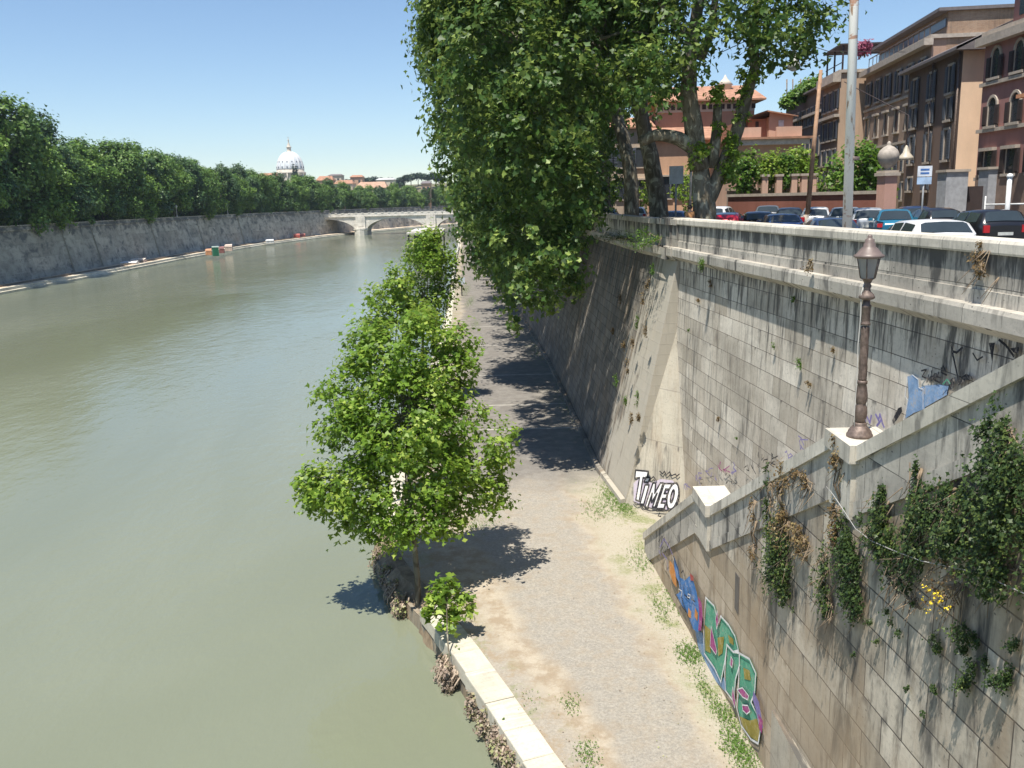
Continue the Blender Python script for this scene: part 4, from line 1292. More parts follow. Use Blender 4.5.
wall_plant('ivy', 'massive dark creeper at the right edge climbing over the coping', 'creeper', [(1012, 435, 0.24, 1.5), (1005, 452, 0.25, 1.3), (1012, 470, 0.31, 1.3), (1000, 490, 0.33, 1.2), (1016, 505, 0.39, 1.2), (996, 520, 0.33, 1.1), (1012, 540, 0.39, 1.2), (1000, 560, 0.31, 1.1), (1020, 570, 0.31, 1.2), (1000, 580, 0.24, 1.1), (1035, 520, 0.39, 1.4), (1040, 470, 0.39, 1.4), (1010, 425, 0.15, 1.4)], M['leaf_ivy'], SO, SN, .12, 900, .11, 43, GI, thick=.24)
wall_plant('ivy', 'thin dark creeper trailing below the large mass toward the yellow flowers', 'creeper', [(918, 575, 0.12, 1.6), (912, 590, 0.12, 1.8), (918, 605, 0.09, 1.6), (905, 580, 0.11, 1.4), (893, 575, 0.11, 1.5), (900, 590, 0.07, 1.4)], M['leaf_ivy'], SO, SN, .05, 700, .1, 44, GI)
fl = wall_plant('flowering_weed', 'dry grassy weed with yellow flowers hanging from the creeper mass', 'weed', [(955, 572, .2, 1.2), (948, 588, .22, 1.3), (965, 585, .2, 1.2), (956, 600, .2, 1.2)], M['leaf_dry'], SO, SN, .15, 260, .09, 45)
rng = np.random.default_rng(2)
Pf = []
for (px, py) in ((950, 590), (957, 596), (960, 600), (953, 603), (944, 598), (968, 607), (948, 610), (958, 592), (962, 598), (947, 586)):
    w_ = on_plane(px, py, SO, SN) - fl.location
    for k in range(7): Pf.append(tuple(w_ + Vector((-.3, 0, 0)) + Vector(rng.normal(size=3) * .025)))
Pf = np.array(Pf)
link('flowers', leaf_mesh('flowers', Pf, rng.normal(size=Pf.shape) + np.array([-1, -.4, .8]), np.full(len(Pf), .032), M['yellow'], 3), fl)
GT = 'small weed tufts rooted in the wall joints'
tufts = [(941, 640, .16), (965, 650, .14), (980, 640, .12), (968, 690, .2), (962, 625, .22), (1012, 670, .18), (1005, 690, .18), (975, 665, .16), (900, 630, .1), (893, 615, .12), (880, 640, .08), (856, 655, .08), (938, 690, .1), (990, 660, .12),
         (846, 480, .1), (803, 540, .1), (910, 690, .08), (870, 620, .1), (925, 715, .07), (795, 610, .06), (1018, 640, .14), (812, 580, .08), (792, 596, .08), (765, 590, .06)]
for i, (px, py, r) in enumerate(tufts):
    wall_plant('wall_weed', 'small dark weed tuft growing from a joint of the stair wall', 'weed', [(px, py, r * .85, 1.3)], M['leaf_ivy'], SO, SN, .02, 3200, .07, 300 + i, GT, stems=False)
NO, NN_ = (interp(NEARW, 28) - .15, 28, 9), Vector((-1, -0.083, 0.035))
tuf2 = [(802, 365, .13), (811, 385, .1), (715, 262, .2), (826, 264, .16), (775, 345, .08), (720, 420, .1), (795, 300, .1), (700, 300, .1), (690, 330, .08), (712, 285, .12), (738, 440, .07), (835, 350, .09)]
for i, (px, py, r) in enumerate(tuf2):
    wall_plant('wall_weed', 'small dry weed tuft on the wall face behind the stairs', 'weed', [(px, py, r, 1.3)], M['leaf_dry'] if i % 2 else M['leaf_mid'], NO, NN_, .03 if py > 275 else .42, 3400, .08, 340 + i, 'weed tufts on the wall behind the stairs', stems=False)
wall_plant('ivy', 'rust coloured dead creeper spilling over the near parapet', 'creeper', [(985, 250, .14, 1.2), (983, 262, .18, 1.3), (985, 275, .12, 1.6)], M['leaf_dry'], (9.0 - .1, 16, 13), Vector((-1, -.06, 0)), .05, 900, .1, 47)
# shrub at the corner of the parapets
for (pts, lab, lm, sd_) in (([(655, 240, .5, .6), (645, 245, .4, .6), (662, 238, .4, .6), (650, 232, .4, .8)], 'bright green bush growing on the ledge at the wall corner', M['leaf_mid'], 51),
                            ([(625, 236, .5, .5), (612, 238, .5, .5), (635, 238, .4, .6), (600, 240, .5, .5)], 'dark bush growing on the shaded ledge left of the wall corner', M['leaf_ivy'], 52)):
    wall_plant('ledge_bush', lab, 'bush', pts, lm, (6.4, 42, 12.8), Vector((-1, -.05, .0)), .1, 700, .13, sd_, thick=.5)
# weeds down the edge of the sloping wall
EO, EN = (5.4, 41, 7), Vector((-1, -.05, .22))
for i, (px, py) in enumerate(((655, 270), (650, 285), (645, 300), (640, 322), (635, 345), (630, 370), (640, 395), (634, 420), (626, 345), (618, 380), (648, 330), (641, 415), (628, 400), (622, 300), (615, 330))):
    wall_plant('wall_weed', 'dry weed tuft on the edge of the sloping wall beside its pale end face', 'weed', [(px, py, .16, 2.0)], M['leaf_dry'] if i % 3 else M['leaf_mid'], EO, EN, .05, 1500, .11, 360 + i, 'weed tufts on the sloping wall edge', stems=False)

# thick pale cable drooping along the stair wall
b = MB()
cp = [(838, 486), (845, 494), (856, 510), (868, 528), (884, 540), (905, 549), (935, 560), (965, 566), (995, 572), (1024, 585), (1060, 600)]
n0 = SN.normalized()
b.tube([on_plane(x, y, SO, n0) + n0 * .22 for x, y in cp], .008, 6)
tag(b.build('drooping_cable', plain('pale cable', (0.36, 0.35, 0.33), 0.6)), 'thin pale cable drooping across the stair wall under the creepers', 'cable')

# roots, dead leaves and growth on the quay side under the kerb
GR = 'root clumps with dead leaves along the water side of the kerb'
for i, (px, py, r) in enumerate(((398, 575, .5), (412, 606, .45), (404, 590, .45), (390, 560, .5), (457, 668, .32), (462, 680, .25), (490, 705, .34), (500, 722, .4), (512, 740, .36), (520, 755, .42), (532, 765, .3), (392, 556, .45), (540, 785, .4))):
    p = at(px, py, z=.8)
    root = empty('root_clump', tuple(p), 0, 'tangle of pale roots and dead leaves on the quay edge by the water', 'root clump', GR)
    rr = random.Random(500 + i)
    b = MB()
    for k in range(16):
        a = Vector((-.25 + rr.gauss(0, r * .3), rr.gauss(0, r * .6), .35 + rr.uniform(-.2, .1)))
        c = Vector((a.x - rr.uniform(0, r * .6), a.y + rr.gauss(0, r * .4), -rr.uniform(.3, .9)))
        b.tube([a, a.lerp(c, .5) + Vector((-rr.uniform(.05, .25), rr.gauss(0, .08), .05)), c], [.03, .022, .01], 5)
    b.build('roots', M['root'], root)
    rng = np.random.default_rng(600 + i)
    P, N, S = cloud(rng, [(-.42, -.1, .0, r * .6, r * .9, .5)], 60, 12, .12, .10, .5, .7, .2)
    link('dead_leaves', leaf_mesh('dead_leaves', P, N, S, M['leaf_root'], 600 + i), root)
    if i in (6, 8, 10, 4):
        P, N, S = cloud(rng, [(-.1, 0, .4, r * .5, r * .6, .3)], 7, 8, .12, .12, .8, .4, .2)
        link('green_leaves', leaf_mesh('green_leaves', P, N, S, M['leaf_mid'], 700 + i), root)

# grass on the path margins
rng = np.random.default_rng(12)
def grass_patch(cx, cy, rx, ry, n, hgt=.1):
    a = rng.normal(size=(n, 2)) * .6
    a += .3 * np.sin(a[:, ::-1] * 9)
    return np.stack([cx + a[:, 0] * rx, cy + a[:, 1] * ry, np.full(n, QZ + .02) + rng.random(n) * hgt], 1)
G = []
for (px, py, rx, ry, n) in ((612, 495, .5, 1.6, 700), (600, 510, .7, 1.2, 350), (625, 508, .35, .9, 400), (690, 655, .35, .6, 420), (712, 640, .25, .8, 300), (735, 745, .3, .7, 380), (725, 715, .2, .6, 220), (660, 610, .3, 1.2, 160), (675, 600, .25, 1.0, 200), (588, 755, .25, .5, 110),
                            (570, 705, .25, .4, 70), (470, 262 + 40, .5, 6, 500), (466, 290, .6, 9, 700), (475, 325, .5, 4, 260), (540, 350, 1.0, 6, 500), (570, 400, .8, 6, 420), (478, 525, .9, .7, 160), (530, 700, .3, .5, 20), (640, 560, .4, 1.4, 200), (745, 760, .25, .6, 200), (705, 690, .2, 1.0, 150)):
    p = at(px, py, z=QZ)
    G.append(grass_patch(p.x, p.y, rx, ry, int(n * 2.6), .05))
G = np.concatenate(G)
NG = rng.normal(size=G.shape) * .5 + np.array([0, -.5, .75])
me = leaf_mesh('grass', G, NG, .018 + .035 * rng.random(len(G)), M['grass'], 5)
tag(link('grass', me), 'low green grass tufts along the path margins', 'grass', None, 'stuff')

# scattered fallen leaves and twigs on the path
rng = np.random.default_rng(44)
yy = 15 + 40 * rng.random(600) ** 1.3
PP = []
for y_ in yy:
    a_, c_ = interp(KERB, y_), wall_x(y_)
    u_ = rng.random()
    u_ = u_ ** 2 if rng.random() < .4 else 1 - u_ ** 2 * .5
    PP.append((a_ + (c_ - a_) * min(.98, max(.01, u_)), y_, QZ + .02))
PP = np.array(PP)
me = leaf_mesh('fallen_leaves', PP, rng.normal(size=PP.shape) * .25 + np.array([0, 0, 1.]), .02 + .04 * rng.random(len(PP)), M['leaf_root'], 9)
tag(link('fallen_leaves', me), 'dry fallen leaves scattered over the quay path', 'leaves', None, 'stuff')

# ================================================================== FAR THINGS: BRIDGE, DOME, BUILDINGS
M['br_stone'] = masonry('bridge travertine', (0.72, 0.68, 0.60), (0.80, 0.76, 0.68), (0.5, 0.47, 0.42), 1.8, .9, .2, streak=1.2)
M['roof_tile'] = plain('terracotta roof tiles', (0.36, 0.19, 0.12), 0.85, .25, 1.5)
M['lead'] = plain('pale lead dome', (0.62, 0.64, 0.66), 0.6, .08, .2)
M['cream'] = plain('cream stone', (0.52, 0.46, 0.38), .85, .1, .3)
Yb = 430
bx0, bx1 = -103, -4
br = empty('stone_bridge', (-70, Yb, 0), 0, 'pale stone bridge with three low arches crossing the river far upstream', 'bridge')
zt = 9.3
spans = [(-101, -71.5), (-66.5, -38.5), (-33.5, -7)]


def zarch(x):
    for a, c in spans:
        if a <= x <= c:
            u = (x - (a + c) / 2) / ((c - a) / 2)
            return 1.9 + 6.2 * math.sqrt(max(0, 1 - u * u * .985))
    return None


b = MB()
yb0, yb1 = Yb - 1, Yb + 15
xs = []
x = bx0
while x < bx1 + .01: xs.append(x); x += .5
for a, c in spans: xs += [a, c]
xs = sorted(set(xs))
for xa, xc in zip(xs, xs[1:]):
    m = (xa + xc) / 2
    if zarch(m) is not None:
        za, zc = (zarch(xa) or 2.6), (zarch(xc) or 2.6)
    else:
        za = zc = -1
    for yy in (yb0, yb1):
        b.face([(xa, yy, za), (xc, yy, zc), (xc, yy, zt), (xa, yy, zt)], [(xa, za), (xc, zc), (xc, zt), (xa, zt)])
    b.face([(xa, yb0, za), (xc, yb0, zc), (xc, yb1, zc), (xa, yb1, za)], [(0, xa), (0, xc), (14, xc), (14, xa)])
    b.face([(xa, yb0, zt), (xc, yb0, zt), (xc, yb1, zt), (xa, yb1, zt)], [(0, xa), (0, xc), (14, xc), (14, xa)])
for s_ in spans:
    for e in s_:
        b.face([(e, yb0, -1), (e, yb1, -1), (e, yb1, 2.7), (e, yb0, 2.7)], [(0, -1), (14, -1), (14, 4), (0, 4)])
br_o = parented(b.build('arches', M['br_stone']), br)
b = MB()
b.box(bx0, bx1, yb0 - .5, yb0, zt - .35, zt); b.box(bx0, bx1, yb0 - .3, yb0 + .1, zt, zt + 1.1); b.box(bx0, bx1, yb1 - .1, yb1 + .3, zt, zt + 1.1)
k = bx0 + .5
while k < bx1:
    b.box(k, k + 1.1, yb0 - .42, yb0 + .2, zt + 1.1, zt + 1.5); k += 3.1
parented(b.build('balustrade', M['br_stone']), br)
for xp in (-69, -36):
    b = MB()
    prof = [(-3.0, yb0 - .3), (-1.8, yb0 - 2.6), (0, yb0 - 3.4), (1.8, yb0 - 2.6), (3.0, yb0 - .3)]
    for z0, z1, gsc in ((-1, 2.9, 1.0), (2.9, 3.6, 1.15)):
        for p, q in zip(prof, prof[1:]):
            b.face([(xp + p[0] * gsc, p[1], z0), (xp + q[0] * gsc, q[1], z0), (xp + q[0] * gsc, q[1], z1), (xp + p[0] * gsc, p[1], z1)], [(p[0], z0), (q[0], z0), (q[0], z1), (p[0], z1)])
        b.face([(xp + p[0] * gsc, p[1], z1) for p in prof])
    b.box(xp - 2.2, xp + 2.2, yb0 - .7, yb0 - .02, 3.6, zt - .4)
    b.box(xp - 1.2, xp + 1.2, yb0 - .85, yb0 - .72, 4.6, zt - .9)
    parented(b.build('pier', M['br_stone']), br)
for xa_ in (bx0 - 6, bx1):
    b = MB(); b.box(xa_, xa_ + 6, yb0 - .6, yb1 + .6, -1, zt + 1.4)
    parented(b.build('abutment', M['br_stone']), br)

# the great dome
dc = at(291, 178, y=1400); DX = dc.x
dome = empty('domed_basilica', (DX, 1400, 11), 0, 'great pale ribbed dome with lantern rising above the trees on the skyline', 'dome')
b = MB()
b.box(-60, 60, -20, 60, 0, 40)
b.lathe((0, 0, 0), [(24, 36), (24, 40), (22.5, 41), (22.5, 53), (24.5, 53.5), (24.5, 55.5), (22, 56), (22, 59)], 48)
for k in range(16):
    a = 2 * math.pi * k / 16
    b.tube([(23.6 * math.cos(a), 23.6 * math.sin(a), 40), (23.6 * math.cos(a), 23.6 * math.sin(a), 54)], 1.1, 6)
b.build('drum', M['cream'], dome)
b = MB()
prof = []
for i in range(15):
    t = i / 14
    ang = t * math.pi / 2 * .94
    prof.append((21.4 * math.cos(ang) ** .92, 59 + 28 * math.sin(ang)))
b.lathe((0, 0, 0), prof, 48)
b.build('dome_shell', M['lead'], dome)
b = MB()
for k in range(16):
    a = 2 * math.pi * (k + .5) / 16
    b.tube([((r + .2) * math.cos(a), (r + .2) * math.sin(a), z) for r, z in prof], .75, 5)
b.build('ribs', plain('rib stone', (.75, .74, .72), .7), dome)
b = MB()
for zz, rr_ in ((62, 21.2), (70, 18.9)):
    for k in range(16):
        a = 2 * math.pi * k / 16
        b.obox((rr_ * math.cos(a), rr_ * math.sin(a), zz + 1), (.9 * math.cos(a), .9 * math.sin(a), 0), (-.8 * math.sin(a), .8 * math.cos(a), 0), (0, 0, 1.3))
b.build('dormers', plain('dark dormer', (.16, .16, .18), .7), dome)
b = MB()
b.lathe((0, 0, 0), [(5.5, 85.5), (5.5, 87), (3.4, 87.5), (3.4, 93), (4.4, 93.5), (4.2, 94.5), (2.8, 95), (2.2, 98), (1.2, 100), (.6, 103), (1.2, 104), (1.2, 105.5), (.3, 106.5)], 16)
b.box(-.25, .25, -.25, .25, 106.5, 110); b.box(-1.1, 1.1, -.2, .2, 108, 108.6)
b.build('lantern', M['cream'], dome)

dome.scale = (.93, .93, .96)
# houses and long roofs beyond the trees on the far bank
def far_house(pxl, pxr, pytop, Y, wallc, roofm, label, roofh=3.0, dep=14, nwin=0, cat='building'):
    a, c = at(pxl, pytop, y=Y), at(pxr, pytop, y=Y)
    w_ = c.x - a.x; z1 = a.z
    root = empty('far_house', (a.x, Y, 11), 0, label, cat)
    hh = z1 - 11 - roofh
    b = MB(); b.box(0, w_, 0, dep, 0, hh); b.build('wall', wallc, root)
    b = MB()
    e = .6
    b.face([(-e, -e, hh), (w_ + e, -e, hh), (w_ * .9, dep / 2, hh + roofh), (w_ * .1, dep / 2, hh + roofh)])
    b.face([(w_ + e, dep + e, hh), (-e, dep + e, hh), (w_ * .1, dep / 2, hh + roofh), (w_ * .9, dep / 2, hh + roofh)])
    b.face([(-e, -e, hh), (w_ * .1, dep / 2, hh + roofh), (-e, dep + e, hh)]); b.face([(w_ + e, -e, hh), (w_ + e, dep + e, hh), (w_ * .9, dep / 2, hh + roofh)])
    b.face([(-e, -e, hh - .01), (w_ + e, -e, hh - .01), (w_ + e, dep + e, hh - .01), (-e, dep + e, hh - .01)])
    b.build('roof', roofm, root)
    for i in range(nwin):
        x = w_ * (i + .5) / nwin
        b = MB(); b.box(x - .7, x + .7, -.12, .02, hh - 4.2, hh - 2.0); b.build('window', M_dark, root)
    return root


M_dark = plain('dark window glass', (.04, .05, .06), .25)
salm = plain('salmon plaster', (.52, .33, .22), .85, .12); pch = plain('peach plaster', (.58, .46, .34), .85, .12); ochre_p = plain('sandy plaster', (.60, .52, .40), .85, .1); dkroof = plain('grey brown roof', (.16, .14, .14), .8)
far_house(316, 332, 176, 620, salm, M['roof_tile'], 'small salmon house just right of the great dome', 3, 12, 3)
far_house(328, 341, 174, 660, ochre_p, dkroof, 'house with dark flat roof beside the small salmon house', 1.2, 12, 2)
far_house(334, 352, 180, 600, ochre_p, M['roof_tile'], 'pale sandy house below the dark roofed one', 2.5, 14, 3)
far_house(350, 362, 175, 640, salm, M['roof_tile'], 'short pink tower house standing above the long roofs', 1.5, 10, 2)
far_house(355, 386, 182, 590, pch, plain('orange tiles', (.42, .26, .18), .85, .15, .6), 'long low building with bright orange roof above the trees', 4, 16, 5)
far_house(376, 394, 178, 720, ochre_p, plain('pale grey roof', (.5, .5, .5), .8), 'pale building with light grey roof behind the orange roof', 1.5, 12, 3)
far_house(421, 430, 181, 560, salm, dkroof, 'narrow pink house at the right end of the far skyline', 1.5, 10, 2)
far_house(256, 276, 173, 560, salm, M['roof_tile'], 'reddish roof peeping over the trees left of the dome', 2.5, 12, 2)
# stone pines on the hill behind
b = MB()
hp = [(-900, 1000, 20), (-500, 1050, 30), (-200, 1000, 32), (-60, 960, 34), (60, 940, 30), (500, 1000, 20)]
for p, q in zip(hp, hp[1:]):
    b.face([(p[0], p[1] - 160, 11), (q[0], q[1] - 160, 11), (q[0], q[1], q[2]), (p[0], p[1], p[2])]); b.face([(p[0], p[1], p[2]), (q[0], q[1], q[2]), (q[0], q[1] + 300, 11), (p[0], p[1] + 300, 11)])
tag(b.build('hill', M['land']), kind='structure')
GPi = 'stone pines on the far hill'
pine0 = None
for i, (px, py) in enumerate(((352, 181), (362, 179), (370, 178), (378, 179), (386, 180), (394, 179), (404, 177), (411, 175), (418, 174), (427, 175), (435, 174), (345, 181), (398, 182), (440, 177), (300, 176))):
    p = at(px, py, y=900 + (i % 3) * 25)
    if pine0 is None:
        bl = []
        rr = random.Random(8)
        for k in range(8): bl.append((rr.uniform(-5, 5), rr.uniform(-4, 4), 14 + rr.uniform(-1, 1.5), 3.2, 3.2, 1.9))
        pine0 = tree('stone_pine', 'umbrella shaped dark pine on the far hill skyline', 'tree', (0, 0, 0), [(0, 0, 0), (.5, 0, 7), (0, 0, 12)], .5, bl, M['leaf_pine'], 170, 10, 1.1, 1.2, 900, GPi, shell=.3, autolimbs=4)
        o = pine0
    else: o = copy_tree(pine0)
    o.location = (p.x, p.y, p.z - 16); o.rotation_euler = (0, 0, i * 1.3)
cy = None
for (px, py, Y) in ((293, 167, 820), (296, 166, 826)):
    p = at(px, py, y=Y)
    rng = np.random.default_rng(int(px))
    root = empty('cypress', (p.x, Y, 11), 0, 'dark conifer standing before the great dome, ' + ('shorter left one' if px == 293 else 'taller right one'), 'tree')
    bl = [(0, 0, 8 + k * (p.z - 19) / 8, 2.6 - .22 * k, 2.6 - .22 * k, 4) for k in range(9)]
    P, N, S = cloud(rng, bl, 160, 10, .9, 1.0, .3, .8, .3)
    link('crown', leaf_mesh('crown', P, N, S, M['leaf_pine'], 2), root)
    b = MB(); b.tube([(0, 0, 0), (0, 0, p.z - 14)], [.5, .2], 6); b.build('trunk', M['bark'], root)

# pontoon moored by the path
pt = empty('pontoon', (-20, 225, .4), R(2), 'moored pontoon with flat pale roof on dark posts beside the right bank', 'pontoon')
b = MB(); b.box(-4.4, 3.6, -5, 24, -.3, .5); b.build('hull', plain('dark hull', (.06, .06, .06), .6), pt)
b = MB(); b.box(-4.6, 3.8, -5.6, 24.5, 6.9, 7.3); b.box(-4.0, 3.2, -4.8, 20, 7.3, 7.6); b.build('roof', plain('pale sheet roof', (.55, .52, .48), .7), pt)
b = MB(); b.box(-3.2, 2.6, -2, 22, .5, 6.9); b.build('cabin', plain('dark cabin', (.05, .055, .06), .5), pt)
for (x_, y_) in ((-4.2, -4.8), (3.4, -4.8), (-4.2, 22), (3.4, 22)):
    b = MB(); b.tube([(x_, y_, .4), (x_, y_, 6.95)], .22, 8); b.build('post', plain('dark post', (.05, .05, .05), .6), pt)
b = MB(); b.obox((6.0, 0, .9), (2.4, 0, .3), (0, .5, 0), (0, 0, .06)); b.build('gangway', plain('grey metal', (.4, .4, .4), .5), pt)
# pale lamp and life buoy post on the quay
b = MB(); p = at(462, 296, z=QZ)
pb = empty('quay_post', tuple(p), 0, 'slim dark post with a pale board on the quay edge near the figure', 'post')
b.tube([(0, 0, 0), (0, 0, 2.6)], .09, 8); b.build('post', plain('dark metal', (.07, .07, .08), .5), pb)
b = MB(); b.box(-.5, .5, -.12, -.09, 1.7, 2.7); b.build('board', plain('pale board', (.55, .6, .66), .6), pb)
# white rail along the quay edge beyond
b = MB()
pts_ = [(interp(KERB, y) - .4, y, QZ + 1.05) for y in range(150, 280, 10)]
b.tube(pts_, .09, 6); b.tube([(p_[0], p_[1], p_[2] - .5) for p_ in pts_], .07, 6)
for p_ in pts_: b.tube([(p_[0], p_[1], QZ), p_], .09, 6)
tag(b.build('quay_railing', plain('white painted rail', (.75, .74, .70), .6)), 'white painted railing along the quay edge before the pontoon', 'railing')

# things on the far quay
def far_q(px, py): return at(px, py, z=QZ)


p = far_q(216, 256)
bt = empty('portable_toilet', tuple(p), .3, 'green portable cabin with pale roof on the far quay', 'cabin')
b = MB(); b.box(-1.1, 1.1, -1.1, 1.1, 0, 3.4); b.build('body', plain('green plastic', (.03, .17, .09), .45), bt)
b = MB(); b.box(-1.2, 1.2, -1.2, 1.2, 3.4, 3.8); b.build('roof', plain('pale plastic', (.55, .66, .6), .5), bt)
b = MB(); b.box(-.7, .7, -1.16, -1.102, .2, 3.0); b.build('door', plain('darker green', (.01, .12, .06), .5), bt)
bt.scale = (.8, .8, .72)
for (px, py, w_, h_, c_, lab) in ((209, 255, 2.0, 2.4, (.5, .24, .12), 'orange tarpaulin covered crate left of the green cabin'), (222, 253, 1.8, 2.6, (.22, .09, .08), 'dark red stacked crate right of the green cabin'), (229, 251, 2.6, 2.8, (.52, .40, .33), 'tan stacked crate pile with pale top'),
                                  (297, 238, 3, 2.4, (.35, .08, .06), 'small red hut at the far end of the far quay'), (303, 237, 2.4, 2.0, (.4, .12, .1), 'reddish stall beside the red hut'), (270, 243, 3.4, 1.8, (.5, .5, .5), 'pale grey cabin low on the far quay'),
                                  (130, 264, 4.5, .9, (.7, .66, .6), 'white canvas covered stack of planks on the far quay'), (139, 262, 4.0, 1.2, (.62, .48, .4), 'pinkish plank stack at the end of the canvas stack')):
    p = far_q(px, py)
    r_ = empty('crate_stack', tuple(p), .2, lab, 'crate stack'); r_.scale = (.85, .85, .75)
    b = MB()
    m_ = plain('crate ' + lab[:8], c_, .8, .25, 2)
    b.box(-w_ / 2, w_ / 2, -w_ / 2, w_ / 2, 0, h_ * .55); b.box(-w_ * .4, w_ * .42, -w_ * .45, w_ * .4, h_ * .55, h_ * .9); b.build('boxes', m_, r_)
    b = MB(); b.face([(-w_ * .5, -w_ * .5, h_ * .9), (w_ * .5, -w_ * .5, h_ * .84), (w_ * .46, w_ * .45, h_), (-w_ * .44, w_ * .5, h_ * .96)]); b.face([(-w_ * .5, -w_ * .5, h_ * .9), (w_ * .5, -w_ * .5, h_ * .84), (w_ * .52, -w_ * .53, h_ * .6), (-w_ * .52, -w_ * .53, h_ * .65)])
    b.build('cover', plain('cover', tuple(min(.8, x * 1.3 + .06) for x in c_), .7), r_)
GLp = 'lamps on the far parapet'
lp0 = None
for i, (px, Y) in enumerate(((120, 212), (178, 262), (193, 285), (232, 330))):
    x_ = interp(BANKW, Y) - 2.2
    if lp0 is None:
        lp0 = empty('parapet_lamp', (x_, Y, 12.36), 0, 'short pale lamp standing on the far bank parapet', 'lamp', GLp)
        b = MB(); b.lathe((0, 0, 0), [(.3, 0), (.25, .3), (.12, .5), (.1, 2.6), (.2, 2.7)], 8); b.build('post', plain('grey stone post', (.5, .47, .43), .7), lp0)
        b = MB(); b.lathe((0, 0, 0), [(.2, 2.7), (.42, 3.2), (.3, 3.4), (.05, 3.7)], 8); b.build('lantern', plain('pale lantern', (.6, .6, .58), .4), lp0)
        o = lp0
    else:
        o = copy_tree(lp0); o.location = (x_, Y, 12.36)

# ================================================================== STREET: BUILDINGS
M['dkglass'] = plain('dark glass', (.035, .04, .05), .2)
M['shut'] = plain('blue grey shutters', (.085, .10, .125), .7)
M['shut_brown'] = plain('dark brown shutters', (.045, .03, .028), .7)
M['trim'] = plain('stone trim', (.42, .36, .30), .85)
M['brick'] = masonry('brick wall', (.36, .22, .14), (.44, .29, .19), (.35, .30, .25), .28, .09, .3, mort=.012, bmp=.3)


def stucco(name, c, dirt=.35):
    t = NT(name)
    p = t.obj()
    n = t.noise(t.scale(p, (.25, .25, .12)), 1.0, 5, .65)
    s = t.noise(t.scale(p, (2.2, 2.2, .12)), 1.0, 5, .7)
    f = t.noise(p, 6.0, 5, .7)
    cc = t.mix(t.ramp(n, .3, .7), tuple(x * .84 for x in c), tuple(min(1, x * 1.08) for x in c))
    cc = t.mix(t.math('MULTIPLY', t.ramp(s, .5, .75), dirt), cc, tuple(x * .5 for x in c))
    cc = t.mix(t.math('MULTIPLY', t.ramp(f, .5, .8), .15), cc, tuple(x * .6 for x in c))
    t.bsdf(Base_Color=cc, Roughness=.92, Specular_IOR_Level=.15, Normal=t.bump(f, .25, .02))
    return t.m


def block(name, label, corner, rz, w, d, h, wallm, cat='building', roof='flat', roofm=None, eave=.6, roofh=1.6, sidem=None):
    """corner = far-left foot of the facade as seen from the street; x runs along the facade toward its right end, y inward"""
    root = empty(name, corner, rz, label, cat)
    b = MB()
    b.box(0, w, 0, d, -1, h, skip='r' if sidem else '')
    b.build('wall', wallm, root)
    if sidem:
        b = MB(); b.face([(w, 0, -1), (w, d, -1), (w, d, h), (w, 0, h)], [(0, -1), (d, -1), (d, h), (0, h)])
        b.build('side_wall', sidem, root)
    rm = roofm or M['roof_tile']
    b = MB()
    if roof == 'flat':
        b.box(-.2, w + .2, -.2, d + .2, h, h + .3)
    elif roof == 'eave':
        # pitched away from the street, eave overhanging the facade
        b.face([(-eave, -eave, h - .05), (w + eave, -eave, h - .05), (w + eave, d * .5, h + roofh), (-eave, d * .5, h + roofh)])
        b.face([(w + eave, d + .3, h - .05), (-eave, d + .3, h - .05), (-eave, d * .5, h + roofh), (w + eave, d * .5, h + roofh)])
        b.face([(-eave, -eave, h - .25), (w + eave, -eave, h - .25), (w + eave, -eave, h - .05), (-eave, -eave, h - .05)])
        b.face([(-eave, -eave, h - .25), (w + eave, -eave, h - .25), (w + eave, d * .5, h - .2), (-eave, d * .5, h - .2)])
        b.face([(w + eave, -eave, h - .25), (w + eave, d * .5, h + roofh), (w + eave, d + .3, h - .05), (w + eave, d * .5, h - .3)])
    b.build('roof', rm, root)
    return root


WCACHE = {}


